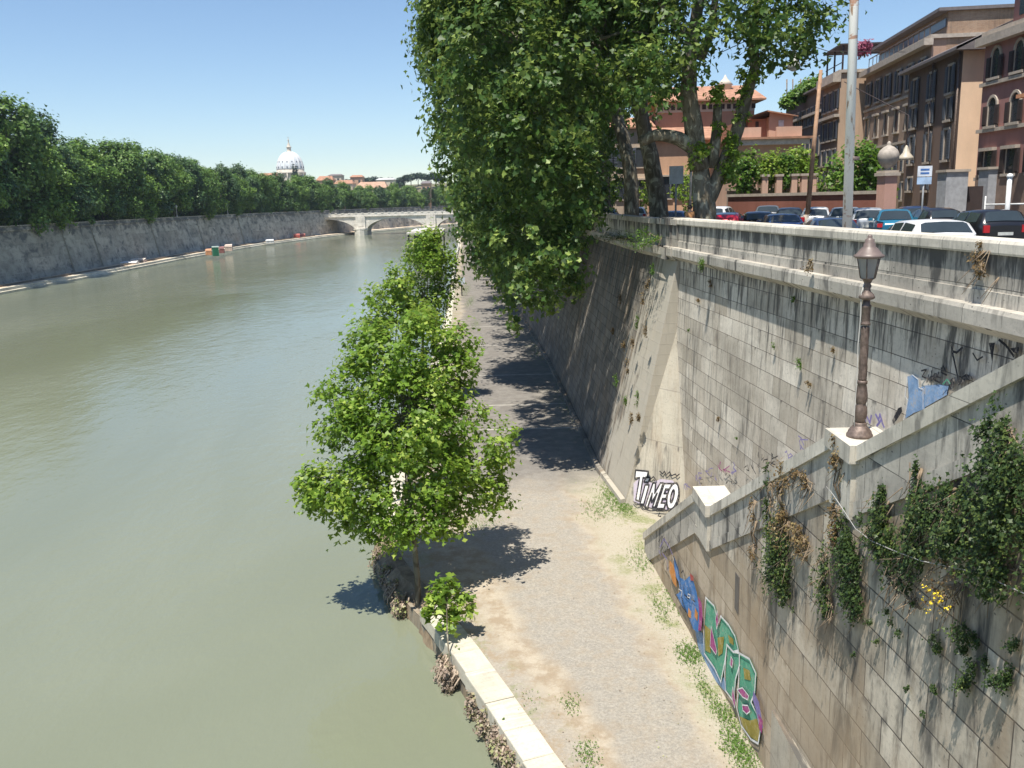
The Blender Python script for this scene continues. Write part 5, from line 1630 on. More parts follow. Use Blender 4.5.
def window_set(root, xs, z0, z1, w, style, shm, glass=None, framem=None, open_=True):
    """each window is a part: frame, with pane and shutters as its sub-parts"""
    glass = glass or M['dkglass']; framem = framem or M['trim']
    for i, x in enumerate(xs):
        key = (root.name, round(z0, 2), round(z1, 2), w, style, shm.name if shm else '')
        if key in WCACHE:
            o = copy_tree(WCACHE[key], root); o.location.x = x; continue
        b = MB(); t = .16
        b.box(-w / 2 - t, -w / 2, -.10, .02, 0, z1 - z0); b.box(w / 2, w / 2 + t, -.10, .02, 0, z1 - z0)
        b.box(-w / 2 - t - .1, w / 2 + t + .1, -.22, .02, -.16, 0)
        if style == 'arch':
            n = 8; r = w / 2
            zc = z1 - z0
            for k in range(n):
                a0, a1 = math.pi * k / n, math.pi * (k + 1) / n
                q = [(r * math.cos(a0), zc + r * math.sin(a0)), (r * math.cos(a1), zc + r * math.sin(a1)), ((r + t) * math.cos(a1), zc + (r + t) * math.sin(a1)), ((r + t) * math.cos(a0), zc + (r + t) * math.sin(a0))]
                b.face([(p[0], -.11, p[1]) for p in q]); b.face([(q[2][0], -.11, q[2][1]), (q[3][0], -.11, q[3][1]), (q[3][0], 0, q[3][1]), (q[2][0], 0, q[2][1])])
                b.face([(q[0][0], -.11, q[0][1]), (q[1][0], -.11, q[1][1]), (q[1][0], 0, q[1][1]), (q[0][0], 0, q[0][1])])
        elif style == 'hood':
            b.box(-w / 2 - t - .12, w / 2 + t + .12, -.32, .02, z1 - z0, z1 - z0 + .2)
        else:
            b.box(-w / 2 - t, w / 2 + t, -.12, .02, z1 - z0, z1 - z0 + .16)
        fr = b.build('window', framem, root)
        fr.location = (x, 0, z0)
        b = MB()
        if style == 'arch':
            pts = [(w / 2, -.02, 0)] + [(w / 2 * math.cos(math.pi * k / 8), -.02, z1 - z0 + w / 2 * math.sin(math.pi * k / 8)) for k in range(9)] + [(-w / 2, -.02, 0)]
            b.face(pts)
        else:
            b.box(-w / 2, w / 2, -.02, 0, 0, z1 - z0)
        b.build('pane', glass, fr)
        if shm:
            hw = w / 2
            for s in (-1, 1):
                b = MB()
                if open_:
                    b.box(s * hw + (0 if s > 0 else -hw), s * hw + (hw if s > 0 else 0), -.17, -.11, .03, z1 - z0)
                    n = 10
                    for k in range(n):
                        zz = .12 + (z1 - z0 - .25) * k / n
                        b.box(s * hw + (0.06 if s > 0 else -hw + .06), s * hw + (hw - .06 if s > 0 else -.06), -.20, -.172, zz, zz + .08)
                else:
                    b.box((0.01 if s > 0 else -hw), (hw if s > 0 else -.01), -.08, -.03, .03, z1 - z0)
                b.build('shutter', shm, fr)
        WCACHE[key] = fr


def ledge(root, x0, x1, z, dp=.18, h=.22, mat=None, name='string_course'):
    b = MB(); b.box(x0, x1, -dp, .01, z, z + h); b.build(name, mat or M['trim'], root)


def place(pxR, YR, pxL, dirx):
    """right (near) corner from its design pixel and depth, left corner further along direction (dirx,1)"""
    xr = at(pxR, 200, y=YR).x
    kL = (at(pxL, 200, y=100).x) / 100
    t = (kL * YR - xr) / (dirx - kL)
    xl, yl = xr + dirx * t, YR + t
    return Vector((xl, yl, 12.5)), Vector((xr, YR, 12.5)), math.hypot(xl - xr, t), math.atan2(YR - yl, xr - xl)


def zpx(px, py, Y): return at(px, py, y=Y).z - 12.5


# pink house at the right edge
C0 = at(974, 200, y=60); C0.z = 12.5
ang = math.atan2(-1, -.03)
pink = stucco('dusty pink plaster', (.38, .20, .18), .3)
o1 = block('town_house', 'dusty pink town house with arched dark windows at the right edge', tuple(C0), ang, 24, 12, zpx(975, 38, 60), pink, roof='flat', roofm=M['trim'])
ledge(o1, -.1, 24, zpx(978, 86, 60) - .1); ledge(o1, -.1, 24, zpx(978, 132, 60) - .1); ledge(o1, -.1, 24, zpx(978, 181, 60), .1)
ledge(o1, -.3, 24.2, zpx(975, 38, 60) - .55, .55, .5, name='cornice')
xs = [1.6 + 2.75 * i for i in range(8)]
window_set(o1, xs, zpx(985, 82, 60) + .1, zpx(985, 60, 60), 1.0, 'arch', M['shut_brown'])
window_set(o1, xs, zpx(985, 130, 60) + .15, zpx(985, 108, 60), 1.0, 'arch', M['shut_brown'])
window_set(o1, xs, zpx(985, 175, 60), zpx(985, 152, 60), 1.15, 'hood', M['shut_brown'])
b = MB(); b.box(.8, 24, 1.2, 11, zpx(975, 38, 60) + .3, zpx(975, 38, 60) + 3.6); b.build('attic', pink, o1)
b = MB(); b.box(.3, 24.4, .5, 11.5, zpx(975, 38, 60) + 3.6, zpx(975, 38, 60) + 3.9); b.build('attic_roof', dkroof, o1)
for i in range(8):
    b = MB(); b.box(1.6 + 2.75 * i, 3.0 + 2.75 * i, 1.12, 1.22, zpx(975, 38, 60) + 1.0, zpx(975, 38, 60) + 2.9); b.build('attic_window', M['dkglass'], o1)
b = MB(); b.box(.2, 24, -.12, .01, -.5, 3.1); b.build('plinth', plain('brown rusticated base', (.20, .14, .11), .9, .2, 1), o1)
b = MB(); b.box(7, 7.9, -1.4, 0, 7.2, 7.4); b.build('awning', plain('orange awning', (.6, .28, .15), .8), o1)

# narrow house: facade's shade and side's sun put into two plaster colours
L2, R2, W2_, a2 = place(953, 64, 902, .13)
brown = stucco('shaded facade plaster', (.19, .135, .11), .4)
orange = stucco('sunlit apricot plaster', (.80, .585, .41), .12)
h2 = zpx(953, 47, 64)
o2 = block('town_house', 'narrow town house with shaded brown facade and sunlit apricot side wall', tuple(L2), a2, W2_, 7, h2, brown, roof='eave', roofm=dkroof, eave=.7, roofh=1.8, sidem=orange)
b = MB(); b.face([(W2_ + .005, 0, h2 - .1), (W2_ + .005, 7, h2 - .1), (W2_ + .005, 3.5, h2 + 1.6)]); b.build('gable', orange, o2)
xs = [W2_ * (i + .5) / 3 for i in range(3)]
for (ya, yb_) in ((93, 66), (120, 98), (160, 130), (190, 176)):
    window_set(o2, xs, zpx(940, ya, 66), zpx(940, yb_, 66), .95, 'plain', M['shut'])
b = MB(); b.tube([(W2_ - .2, -.15, 0), (W2_ - .2, -.15, h2)], .08, 6); b.build('downpipe', M['iron'], o2)
b = MB(); b.tube([(W2_ * .5 + .3, -.15, 0), (W2_ * .5 + .3, -.15, h2)], .08, 6); b.build('downpipe', M['iron'], o2)

# tall brown block with brick flank and penthouse glazing
L3, R3, W3, a3 = place(922, 76, 860, .13)
tan = stucco('brown ochre plaster', (.33, .24, .185), .4)
side3 = stucco('patched tan plaster and brick', (.40, .27, .20), .5)
h3 = zpx(915, 41, 77)
o3 = block('apartment_block', 'tall brown apartment block with patched brick flank and glazed top storey', tuple(L3), a3, W3, 16, h3, tan, roof='flat', roofm=M['trim'], sidem=side3)
ledge(o3, -.2, W3 + .3, h3 - .5, .7, .5, name='cornice')
ledge(o3, 0, W3, zpx(915, 92, 77), .15); ledge(o3, 0, W3, zpx(915, 140, 77), .15)
n3 = 6
xs = [W3 * (i + .5) / n3 for i in range(n3)]
for (ya, yb_, st_) in ((84, 58, 'plain'), (126, 101, 'hood'), (170, 142, 'plain'), (200, 182, 'plain')):
    window_set(o3, xs, zpx(915, ya, 77), zpx(915, yb_, 77), 1.15, st_, M['shut'] if st_ != 'hood' else None)
hh = zpx(921, 12, 76)
b = MB(); b.box(.3, W3, 1.1, 15, h3 + .3, hh); b.build('penthouse', tan, o3)
b = MB(); b.box(0.4, W3 - .3, 1.02, 1.09, h3 + .9, hh - .5)
b.build('glazing', plain('blue grey glazing', (.10, .12, .16), .3), o3)
b = MB(); b.box(0, W3 + .3, .3, 15.4, hh, hh + .25); b.build('penthouse_roof', dkroof, o3)
b = MB(); b.face([(W3 + .02, 1.1, h3 - 6), (W3 + .02, 6.5, h3 - 6), (W3 + .02, 6.5, hh), (W3 + .02, 1.1, hh)], [(0, 0), (5.4, 0), (5.4, 8), (0, 8)]); b.build('brick_patch', M['brick'], o3)
b = MB(); b.box(W3 - 1.2, W3, 6.5, 15, hh, hh + 2.2); b.build('chimney_block', side3, o3)
b = MB()
for k in range(14): b.box(.3 + k * W3 / 14, .36 + k * W3 / 14, .1, .16, h3 + .3, h3 + 1.2)
b.box(.3, W3, .08, .18, h3 + 1.2, h3 + 1.27); b.build('terrace_railing', M['iron'], o3)
for k in range(2):
    b = MB(); x_ = W3 + .45; y_ = 8.2 + k * 2.6; b.box(x_ - .35, x_ + .1, y_, y_ + .9, h3 - 1.8 + k * .7, h3 - 1.1 + k * .7); b.build('air_conditioner', plain('white metal', (.7, .7, .68), .4), o3)

# stepped block with pergola
L4, R4, W4, a4 = place(835, 97, 819, .10)
lit4 = stucco('tan plaster', (.50, .36, .26), .3)  # sunlit side painted lighter; the front's shade is put into a darker plaster
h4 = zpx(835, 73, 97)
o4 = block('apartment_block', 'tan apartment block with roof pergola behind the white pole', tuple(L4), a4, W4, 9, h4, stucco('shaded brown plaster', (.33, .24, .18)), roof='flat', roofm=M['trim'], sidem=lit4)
xs = [W4 * (i + .5) / 3 for i in range(3)]
for (ya, yb_) in ((110, 92), (140, 122), (165, 150), (185, 172)):
    window_set(o4, xs, zpx(830, ya, 99), zpx(830, yb_, 99), 1.2, 'plain', M['shut'])
ledge(o4, 0, W4 + .2, zpx(835, 117, 97), .5, .3); ledge(o4, 0, W4 + .2, zpx(835, 82, 97), .8, .9)
b = MB()
for (x_, y_) in ((.4, .2), (W4 - .2, .2), (W4 - .2, 5), (W4 * .5, .2)): b.box(x_ - .08, x_ + .08, y_ - .08, y_ + .08, h4, h4 + 2.7)
b.box(0, W4 + .1, -.2, 6, h4 + 2.7, h4 + 2.85)
b.box(0.1, W4, .1, .15, h4 + 1.0, h4 + 1.08)
b.build('pergola', M['shut_brown'], o4)

# long shaded block further back
L5, R5, W5, a5 = place(821, 106, 783, .10)
h5 = zpx(820, 84, 106)
o5 = block('apartment_block', 'long shaded block with planted roof terrace farthest along the street', tuple(L5), a5, W5, 14, h5, stucco('deep brown plaster', (.21, .16, .135)), roof='eave', roofm=dkroof, roofh=2)
xs = [W5 * (i + .5) / 9 for i in range(9)]
for z_ in (3.0, 6.6, 10.2, 13.2):
    if z_ + 2 < h5: window_set(o5, xs, z_, z_ + 2.0, 1.2, 'plain', M['shut'])
ledge(o5, 0, W5, h5 - 3.0, .5, .3)

# pink villa facing the camera
Yv = 98
va = at(737, 200, y=Yv)
wv = at(800, 200, y=Yv).x - va.x
hv = zpx(770, 140, Yv)
vp = stucco('salmon pink plaster', (.62, .41, .31), .15)
o6 = block('villa', 'salmon pink villa with balustraded terrace and arched niche', (va.x, Yv, 12.5), 0, wv, 14, hv, vp, roof='flat', roofm=M['roof_tile'])
ledge(o6, -.5, wv + .6, hv - .5, .6, .55, plain('white cornice', (.62, .58, .52), .8), 'cornice')
b = MB(); b.box(-.7, wv + .8, -.9, 13, hv + .06, hv + .28); b.build('eave_tiles', M['roof_tile'], o6)
for xa_, xc_ in ((0, wv * .36), (wv * .60, wv)):
    b = MB(); b.box(xa_, xc_, .2, .5, hv + .3, hv + 1.35); b.build('terrace_parapet', vp, o6)
x0_, x1_ = wv * .60, wv * .98
b = MB(); b.box(x0_, x1_, 3, 12, hv + .28, hv + 2.6)
b.face([(x0_, 3, hv + 2.6), (x1_, 3, hv + 2.6), (x0_, 3, hv + 3.2)]); b.build('attic', vp, o6)
b = MB(); b.face([(x0_ - .4, 2.4, hv + 3.25), (x1_ + .4, 2.4, hv + 2.62), (x1_ + .4, 12, hv + 2.62), (x0_ - .4, 12, hv + 3.25)]); b.face([(x0_ - .4, 2.4, hv + 3.1), (x1_ + .4, 2.4, hv + 2.5), (x1_ + .4, 2.4, hv + 2.62), (x0_ - .4, 2.4, hv + 3.25)]); b.build('attic_roof', M['roof_tile'], o6)
b = MB(); b.box(x0_ + 1.0, x1_ - 1.0, 2.93, 3.01, hv + 1.5, hv + 2.2); b.build('attic_window', plain('white framed window', (.6, .62, .65), .4), o6)
b = MB(); b.box(wv * .30, wv * .60, 4, 12, hv + .28, hv + 2.5); b.box(wv * .08, wv * .22, 4, 12, hv + .28, hv + 2.1); b.build('terrace_room', stucco('deep salmon', (.40, .2, .14)), o6)
b = MB(); b.face([(wv * .24, 3, hv + 2.3), (wv * .62, 3, hv + 2.9), (wv * .62, 12, hv + 2.9), (wv * .24, 12, hv + 2.3)]); b.build('terrace_roof', dkroof, o6)
b = MB(); b.box(wv * .42, wv * .47, 3.93, 4.0, hv + .3, hv + 2.2); b.build('terrace_door', M['shut_brown'], o6)
b = MB(); cx_ = wv * .5; pts_ = [(cx_ + 1.25 * math.cos(math.pi * k / 10), -.02, hv - 4.0 + 1.25 * math.sin(math.pi * k / 10)) for k in range(11)]
b.face(pts_ + [(cx_ - 1.25, -.02, 2), (cx_ + 1.25, -.02, 2)]); b.build('niche', stucco('dark niche', (.18, .11, .08)), o6)

# red palazzo behind the planes
Yp = 122
pa = at(655, 200, y=Yp); wp = at(752, 200, y=Yp).x - pa.x; hp_ = zpx(700, 100, Yp)
red = stucco('brick red plaster', (.50, .29, .20), .25)
o7 = block('palazzo', 'brick red palazzo with pale frieze and tiled roof behind the plane trunks', (pa.x, Yp, 12.5), 0, wp, 16, hp_, red, roof='eave', eave=1.2, roofh=2.6)
b = MB(); b.box(0, wp, -.1, .01, hp_ - 1.5, hp_ - .3); b.build('frieze', M['cream'], o7)
for k in range(16):
    b = MB(); b.box(.4 + k * wp / 16, .9 + k * wp / 16, -.16, -.102, hp_ - 1.2, hp_ - .6); b.build('frieze_panel', M['shut_brown'], o7)
window_set(o7, [wp * (i + .5) / 6 for i in range(6)], 2.2, 5.0, 1.4, 'hood', M['shut']); window_set(o7, [wp * (i + .5) / 6 for i in range(6)], 7.0, 9.4, 1.3, 'hood', M['shut'])
ledge(o7, 0, wp, 6.0)
tx = at(725, 90, y=Yp + 6).x - pa.x
b = MB(); b.lathe((tx, 6, 0), [(.9, hp_ + 1), (.9, hp_ + 2.4), (1.1, hp_ + 2.5), (.6, hp_ + 3.0), (.3, hp_ + 3.3), (.05, hp_ + 3.8)], 10); b.build('turret', M['cream'], o7)
wng = at(737, 200, y=112).x
# lower orange wing in front
qa = at(655, 200, y=112); wq = at(728, 200, y=112).x - qa.x
o8 = block('palazzo_wing', 'low orange wing with tiled roof in front of the red palazzo', (qa.x, 112, 12.5), 0, wq, 9, zpx(690, 138, 112), stucco('bright orange plaster', (.60, .37, .24), .2), roof='eave', roofh=1.6)
window_set(o8, [wq * (i + .5) / 4 for i in range(4)], 2.0, 4.6, 1.4, 'hood', M['shut'])
qa = at(540, 200, y=118); wq = at(650, 200, y=118).x - qa.x
o9 = block('town_house', 'beige house glimpsed between the dark plane trunks', (qa.x, 118, 12.5), 0, wq, 12, 11, stucco('beige plaster', (.52, .42, .33), .3), roof='eave')
window_set(o9, [wq * (i + .5) / 6 for i in range(6)], 2.0, 4.4, 1.3, 'hood', M['shut']); window_set(o9, [wq * (i + .5) / 6 for i in range(6)], 6.0, 8.4, 1.3, 'plain', M['shut'])

# garden walls, pillars, hedges
redw = stucco('weathered red garden plaster', (.28, .12, .09), .4)
gx0, gx1 = at(728, 200, y=70), at(878, 200, y=54)
gw = empty('garden_wall', (gx0.x, 70, 12.5), math.atan2(54 - 70, gx1.x - gx0.x), 'low brick red garden wall behind the parked cars', 'wall')
lw = math.hypot(gx1.x - gx0.x, 16)
b = MB(); b.box(0, lw, 0, .5, 0, 2.1); b.build('wall', redw, gw)
b = MB(); b.box(-.1, lw + .1, -.1, .6, 2.1, 2.3); b.build('coping', M['trim'], gw)
GPl = 'slim pink pillars of the garden terrace'
pp = None
for i, px in enumerate((764, 778, 793, 803, 812)):
    p = at(px, 200, y=80)
    if pp is None:
        pp = empty('garden_pillar', (p.x, 80, 12.5), 0, 'slim pink garden pillar with flat cap among the hedges', 'pillar', GPl)
        b = MB(); b.box(-.25, .25, -.25, .25, 0, 3.7); b.build('shaft', vp, pp); b = MB(); b.box(-.35, .35, -.35, .35, 3.7, 3.9); b.build('cap', M['trim'], pp); o = pp
    else:
        o = copy_tree(pp); o.location = (p.x, 80, 12.5)
b = MB()
tw = empty('terrace_wall', (at(728, 200, y=83).x, 83, 12.5), 0, 'pale terrace wall under the hedges before the villa', 'wall')
b.box(0, 9.5, 0, .5, 0, 2.6); b.box(-.1, 9.6, -.1, .6, 2.6, 2.85); b.build('wall', stucco('pale terrace plaster', (.42, .33, .27)), tw)
pil = at(886, 200, y=52)
gp = empty('gate_pillar', (pil.x, 52, 12.5), .2, 'pink gate pillar crowned by a large stone ball finial', 'pillar')
zt_ = zpx(886, 176, 52)
b = MB(); b.box(-.38, .38, -.38, .38, -.3, zt_); b.build('shaft', stucco('pale pink plaster', (.60, .36, .29), .2), gp)
b = MB(); b.box(-.5, .5, -.5, .5, zt_, zt_ + .18); b.box(-.42, .42, -.42, .42, zt_ + .18, zt_ + .3); b.build('cap', M['trim'], gp)
b = MB(); b.lathe((0, 0, zt_ + .3), [(.25, 0), (.16, .1), (.2, .16), (.42, .35), (.56, .62), (.58, .85), (.48, 1.1), (.28, 1.28), (.12, 1.36), (.1, 1.42), (.12, 1.5), (.03, 1.6)], 20); b.build('finial', plain('grey stone ball', (.38, .34, .30), .9, .2, 3), gp)


def hedge(label, pts, Y, leafm, seed, base_z=12.5, size=.28, cat='hedge', name='hedge'):
    bl = [pxblob(px, py, Y, r, r * .9, rz) for (px, py, r, rz) in pts]
    p0 = bl[0]
    root = empty(name, (p0[0], Y, base_z), 0, label, cat)
    B = np.array(bl); B[:, 0] -= p0[0]; B[:, 1] -= Y; B[:, 2] -= base_z
    rng = np.random.default_rng(seed)
    P, N, S = cloud(rng, B, 45 * len(bl), 11, .4, size, .6, .6, .3)
    link('foliage', leaf_mesh('foliage', P, N, S, leafm, seed), root)
    b = MB()
    for q in B: b.tube([(q[0], q[1], 0), (q[0] + .1, q[1], q[2])], [.09, .04], 5)
    b.build('stem', M['twig'], root)
    return root


hedge('dark clipped hedge on the terrace left of the villa niche', [(742, 174, 1.1, 1.7), (750, 170, 1.1, 1.8), (744, 185, 1.0, 1.4)], 81, M['leaf_mid'], 71)
hedge('lighter climbing hedge before the villa niche', [(762, 170, 1.0, 1.4), (772, 168, 1.0, 1.5), (768, 178, .8, 1)], 81, M['leaf_bright'], 72)
hedge('dark hedge between the garden pillars', [(785, 176, .9, 1.8), (786, 166, .8, 1.2)], 81, M['leaf_mid'], 73)
hedge('yellow-green bushy tree beside the leaning brown pole', [(802, 168, 1.3, 1.6), (798, 160, 1.1, 1.1), (808, 176, 1.1, 1.2)], 82, M['leaf_bright'], 74, cat='tree', name='garden_tree')
hedge('dense green garden tree behind the white pole', [(858, 170, 1.6, 2.0), (846, 178, 1.5, 1.7), (868, 160, 1.3, 1.6), (874, 180, 1.2, 1.7), (838, 186, 1.1, 1.4), (862, 190, 1.5, 1.4)], 62, M['leaf_mid'], 75, cat='tree', name='garden_tree')
hedge('plants on the roof terrace of the shaded block', [(800, 95, 1.2, .8), (808, 90, 1.3, .9), (792, 100, 1.1, .8), (815, 84, 1.0, .9), (786, 103, .9, .7)], 116, M['leaf_mid'], 76, base_z=28.5, size=.4, cat='plants', name='terrace_plants')
hedge('pink flowering plants at the end of the tall block terrace', [(861, 49, .4, .3), (865, 47, .35, .3)], 92, leafmat('pink bloom', (.2, .05, .09), (.35, .09, .16), (.5, .2, .28)), 77, base_z=27.5, size=.3, cat='plants', name='terrace_plants')
hedge('bush glimpsed behind the dark trunks', [(600, 190, 1.6, 2), (612, 185, 1.4, 2), (688, 190, 1.6, 2.2), (640, 195, 1.4, 1.6)], 95, M['leaf_bright'], 78, name='bush', cat='bush')

# gate portal between the houses
gtp = at(945, 200, y=57)
g_ = empty('gate_portal', (gtp.x, 57, 12.5), math.atan2(-1, .25), 'pale blue-grey gate portal with two piers before the apricot wall', 'gate')
zg = zpx(950, 172, 57)
pbl = plain('pale blue grey plaster', (.34, .35, .37), .85, .15)
g_.rotation_euler = (0, 0, 0)
b = MB(); b.box(0, 1.35, 0, 1.2, 0, zg); b.build('pier', pbl, g_)
b = MB(); b.box(2.0 + .6, 3.3, 0, 1.2, 0, zg + .1); b.build('pier', pbl, g_)
b = MB(); b.box(-.1, 1.45, -.1, 1.3, zg, zg + .15); b.build('cap', M['trim'], g_)
b = MB(); b.box(2.5, 3.4, -.1, 1.3, zg + .1, zg + .25); b.build('cap', M['trim'], g_)
b = MB(); b.box(1.36, 2.59, .5, .56, 0, zg - .9); b.build('gate_leaf', M['shut_brown'], g_)

# ================================================================== POLES, LAMPS, SIGNS
p = at(848, 223, y=27.6)
wpole = empty('lamp_pole', (p.x, 27.6, 12.6), 0, 'tall thick white pole streaked with rust standing behind the parapet', 'pole')


def polemat():
    t = NT('white paint with rust')
    o = t.obj()
    n = t.noise(t.scale(o, (3, 3, .8)), 2.0, 5, .7)
    f = t.noise(t.scale(o, (1, 1, 2.0)), 1.2, 3)
    c = t.mix(t.ramp(n, .55, .68), (.80, .78, .72), (.34, .20, .11))
    c = t.mix(t.math('MULTIPLY', t.ramp(f, .6, .64), .8), c, (.45, .2, .1))
    t.bsdf(Base_Color=c, Roughness=.6)
    return t.m


topx = at(853.5, 0, y=27.6).x - p.x
b = MB(); b.tube([(0, 0, 0), (topx * .9, 0, 8), (topx * 1.3, 0, 13)], [.145, .125, .11], 14); b.build('shaft', polemat(), wpole)
b = MB(); b.lathe((.09, 0, 3.1), [(.15, 0), (.155, .02), (.155, .08), (.15, .1)], 14); b.build('band', M['iron_red'], wpole)
b = MB(); b.lathe((0, 0, 0), [(.22, 0), (.22, .3), (.16, .4), (.15, .5)], 14); b.build('base', M['iron'], wpole)
b = MB(); b.tube([(topx * 1.3, 0, 13), (topx * 1.3 - .4, 1, 13.8), (topx * 1.3 - .6, 2.4, 14)], [.1, .07, .05], 8); b.build('arm', polemat(), wpole)
p = at(807, 200, y=50); tp_ = at(821, 70, y=50)
bp = empty('utility_pole', (p.x, 50, 12.6), 0, 'thin leaning rusty brown pole beside the parked cars', 'pole')
d_ = Vector((tp_.x - p.x, 0, tp_.z - 12.6))
b = MB(); b.tube([(0, 0, 0), tuple(d_)], [.14, .09], 10); b.build('shaft', plain('rusty tan pole', (.36, .22, .14), .8, .25, 3), bp)
b = MB(); b.lathe((0, 0, 0), [(.3, 0), (.3, .5), (.2, .6), (.19, 1.0)], 10); b.build('base', M['trim'], bp)
# pendant lamp on a wire across the street
pl = at(794, 60, y=46)
wr = empty('pendant_lamp', tuple(pl), 0, 'grey pendant street lamp hanging from a wire under the plane branch', 'lamp')
b = MB(); b.lathe((0, 0, 0), [(.30, -.42), (.33, -.36), (.28, -.1), (.12, .05), (.10, .5), (.13, .55), (.09, .8), (.02, .9)], 14); b.build('shade', plain('grey enamel', (.42, .42, .38), .5), wr)
b = MB(); b.lathe((0, 0, 0), [(.1, -.52), (.2, -.46), (.28, -.40)], 12); b.build('lens', plain('lamp lens', (.7, .7, .65), .3), wr)
b = MB(); a_ = at(722, 52, y=43); c_ = at(905, 52, y=66)
b.tube([tuple(a_ - pl), (-2.5, -1.6, .8), (0, 0, .9), (3, 4, .95), tuple(c_ - pl)], .02, 5); b.build('wire', M['shut_brown'], wr)
pl = at(906, 155, y=58)
wr = empty('pendant_lamp', tuple(pl), 0, 'small bell shaped lamp hanging before the brown facades', 'lamp')
b = MB(); b.lathe((0, 0, 0), [(.5, -.3), (.42, -.1), (.2, .15), (.1, .5), (.02, .6)], 14); b.build('shade', plain('cream enamel', (.5, .45, .36), .5), wr)
b = MB(); b.tube([(0, 0, .6), (0, 0, 2.4), (-1.2, 8, 5.4)], .03, 5); b.build('wire', M['shut_brown'], wr)

# signs
p = at(922, 208, y=42)
sg = empty('street_sign', (p.x, 42, 12.6), 0, 'white and blue parking sign on a thin grey post among the cars', 'sign')
zs0, zs1 = at(922, 187, y=42).z - 12.6, at(922, 166, y=42).z - 12.6
b = MB(); b.tube([(0, 0, 0), (0, 0, zs1)], .04, 8); b.build('post', plain('grey post', (.4, .4, .4), .5, metal=.3), sg)
b = MB(); b.box(-.33, .33, -.06, -.04, (zs0 + zs1) / 2, zs1); b.build('plate', plain('white sign', (.72, .74, .78), .5), sg)
b = MB(); b.box(-.33, .33, -.06, -.04, zs0 + .12, (zs0 + zs1) / 2 - .03); b.build('plate', plain('pale blue sign', (.42, .55, .72), .5), sg)
b = MB(); b.box(-.2, .2, -.068, -.062, zs1 - .2, zs1 - .12); b.box(-.2, .2, -.068, -.062, zs1 - .36, zs1 - .28); b.build('symbol', plain('blue sign print', (.06, .16, .42), .5), sg)
p = at(676, 200, y=47)
sg = empty('notice_board', (p.x, 47, 12.6), 0, 'pale grey square notice on a post between the plane trunks', 'sign')
zs0, zs1 = at(676, 184, y=47).z - 12.6, at(676, 166, y=47).z - 12.6
b = MB(); b.tube([(0, 0.06, 0), (0, .06, zs1)], .05, 8); b.build('post', plain('grey post', (.3, .3, .3), .5), sg)
b = MB(); b.box(-.36, .36, -.03, .0, zs0, zs1); b.build('plate', plain('pale notice', (.45, .46, .48), .6), sg)
p = at(690, 200, y=52)
sg = empty('slim_post', (p.x, 52, 12.6), 0, 'slim pale post rising beside the standing person', 'post')
b = MB(); b.tube([(0, 0, 0), (.05, 0, 5)], .07, 8); b.build('shaft', plain('pale metal post', (.55, .5, .42), .5), sg)
b = MB(); b.lathe((0, 0, 0), [(.14, 0), (.14, .3), (.08, .4)], 8); b.build('base', M['iron'], sg)
p = at(1008, 200, y=36)
sg = empty('white_post', (p.x, 36, 12.5), 0, 'white round topped post in front of the pink house', 'post')
zz = at(1009, 178, y=36).z - 12.5
b = MB(); b.tube([(0, 0, 0), (0, 0, zz)], .09, 10); b.build('shaft', plain('white paint', (.66, .66, .64), .5), sg)
b = MB(); b.lathe((0, 0, zz), [(.1, 0), (.13, .06), (.1, .14), (.02, .18)], 10); b.build('cap', plain('white paint', (.66, .66, .64), .5), sg)
p = at(985, 206, y=44)
rl = empty('white_railing', (p.x, 44, 12.5), -.4, 'white metal railing along the far pavement below the pink house', 'railing')
b = MB()
for k in range(9): b.tube([(k * .9, 0, 0), (k * .9, 0, 1.9)], .035, 6)
b.tube([(0, 0, 1.5), (7.2, 0, 1.5)], .04, 6); b.tube([(0, 0, .9), (7.2, 0, .9)], .03, 6)
b.build('rails', plain('white rail', (.66, .66, .64), .5), rl)

# ================================================================== CARS
M['tyre'] = plain('tyre rubber', (.02, .02, .02), .8)
M['rim'] = plain('alloy rim', (.35, .35, .36), .35, metal=.7)
M['carglass'] = plain('car glass', (.03, .04, .045), .08, .1, 1, spec=.8)
M['taillight'] = plain('red tail lamp', (.45, .015, .02), .3)
M['plate'] = plain('number plate', (.6, .6, .55), .5)
M['plastic'] = plain('black plastic', (.025, .025, .027), .5)
M['headlamp'] = plain('headlamp', (.6, .6, .62), .15)


def paint(name, c):
    t = NT('car paint ' + name)
    t.bsdf(Base_Color=(*c, 1), Roughness=.28, Coat_Weight=.6, Coat_Roughness=.08, Metallic=.15)
    return t.m


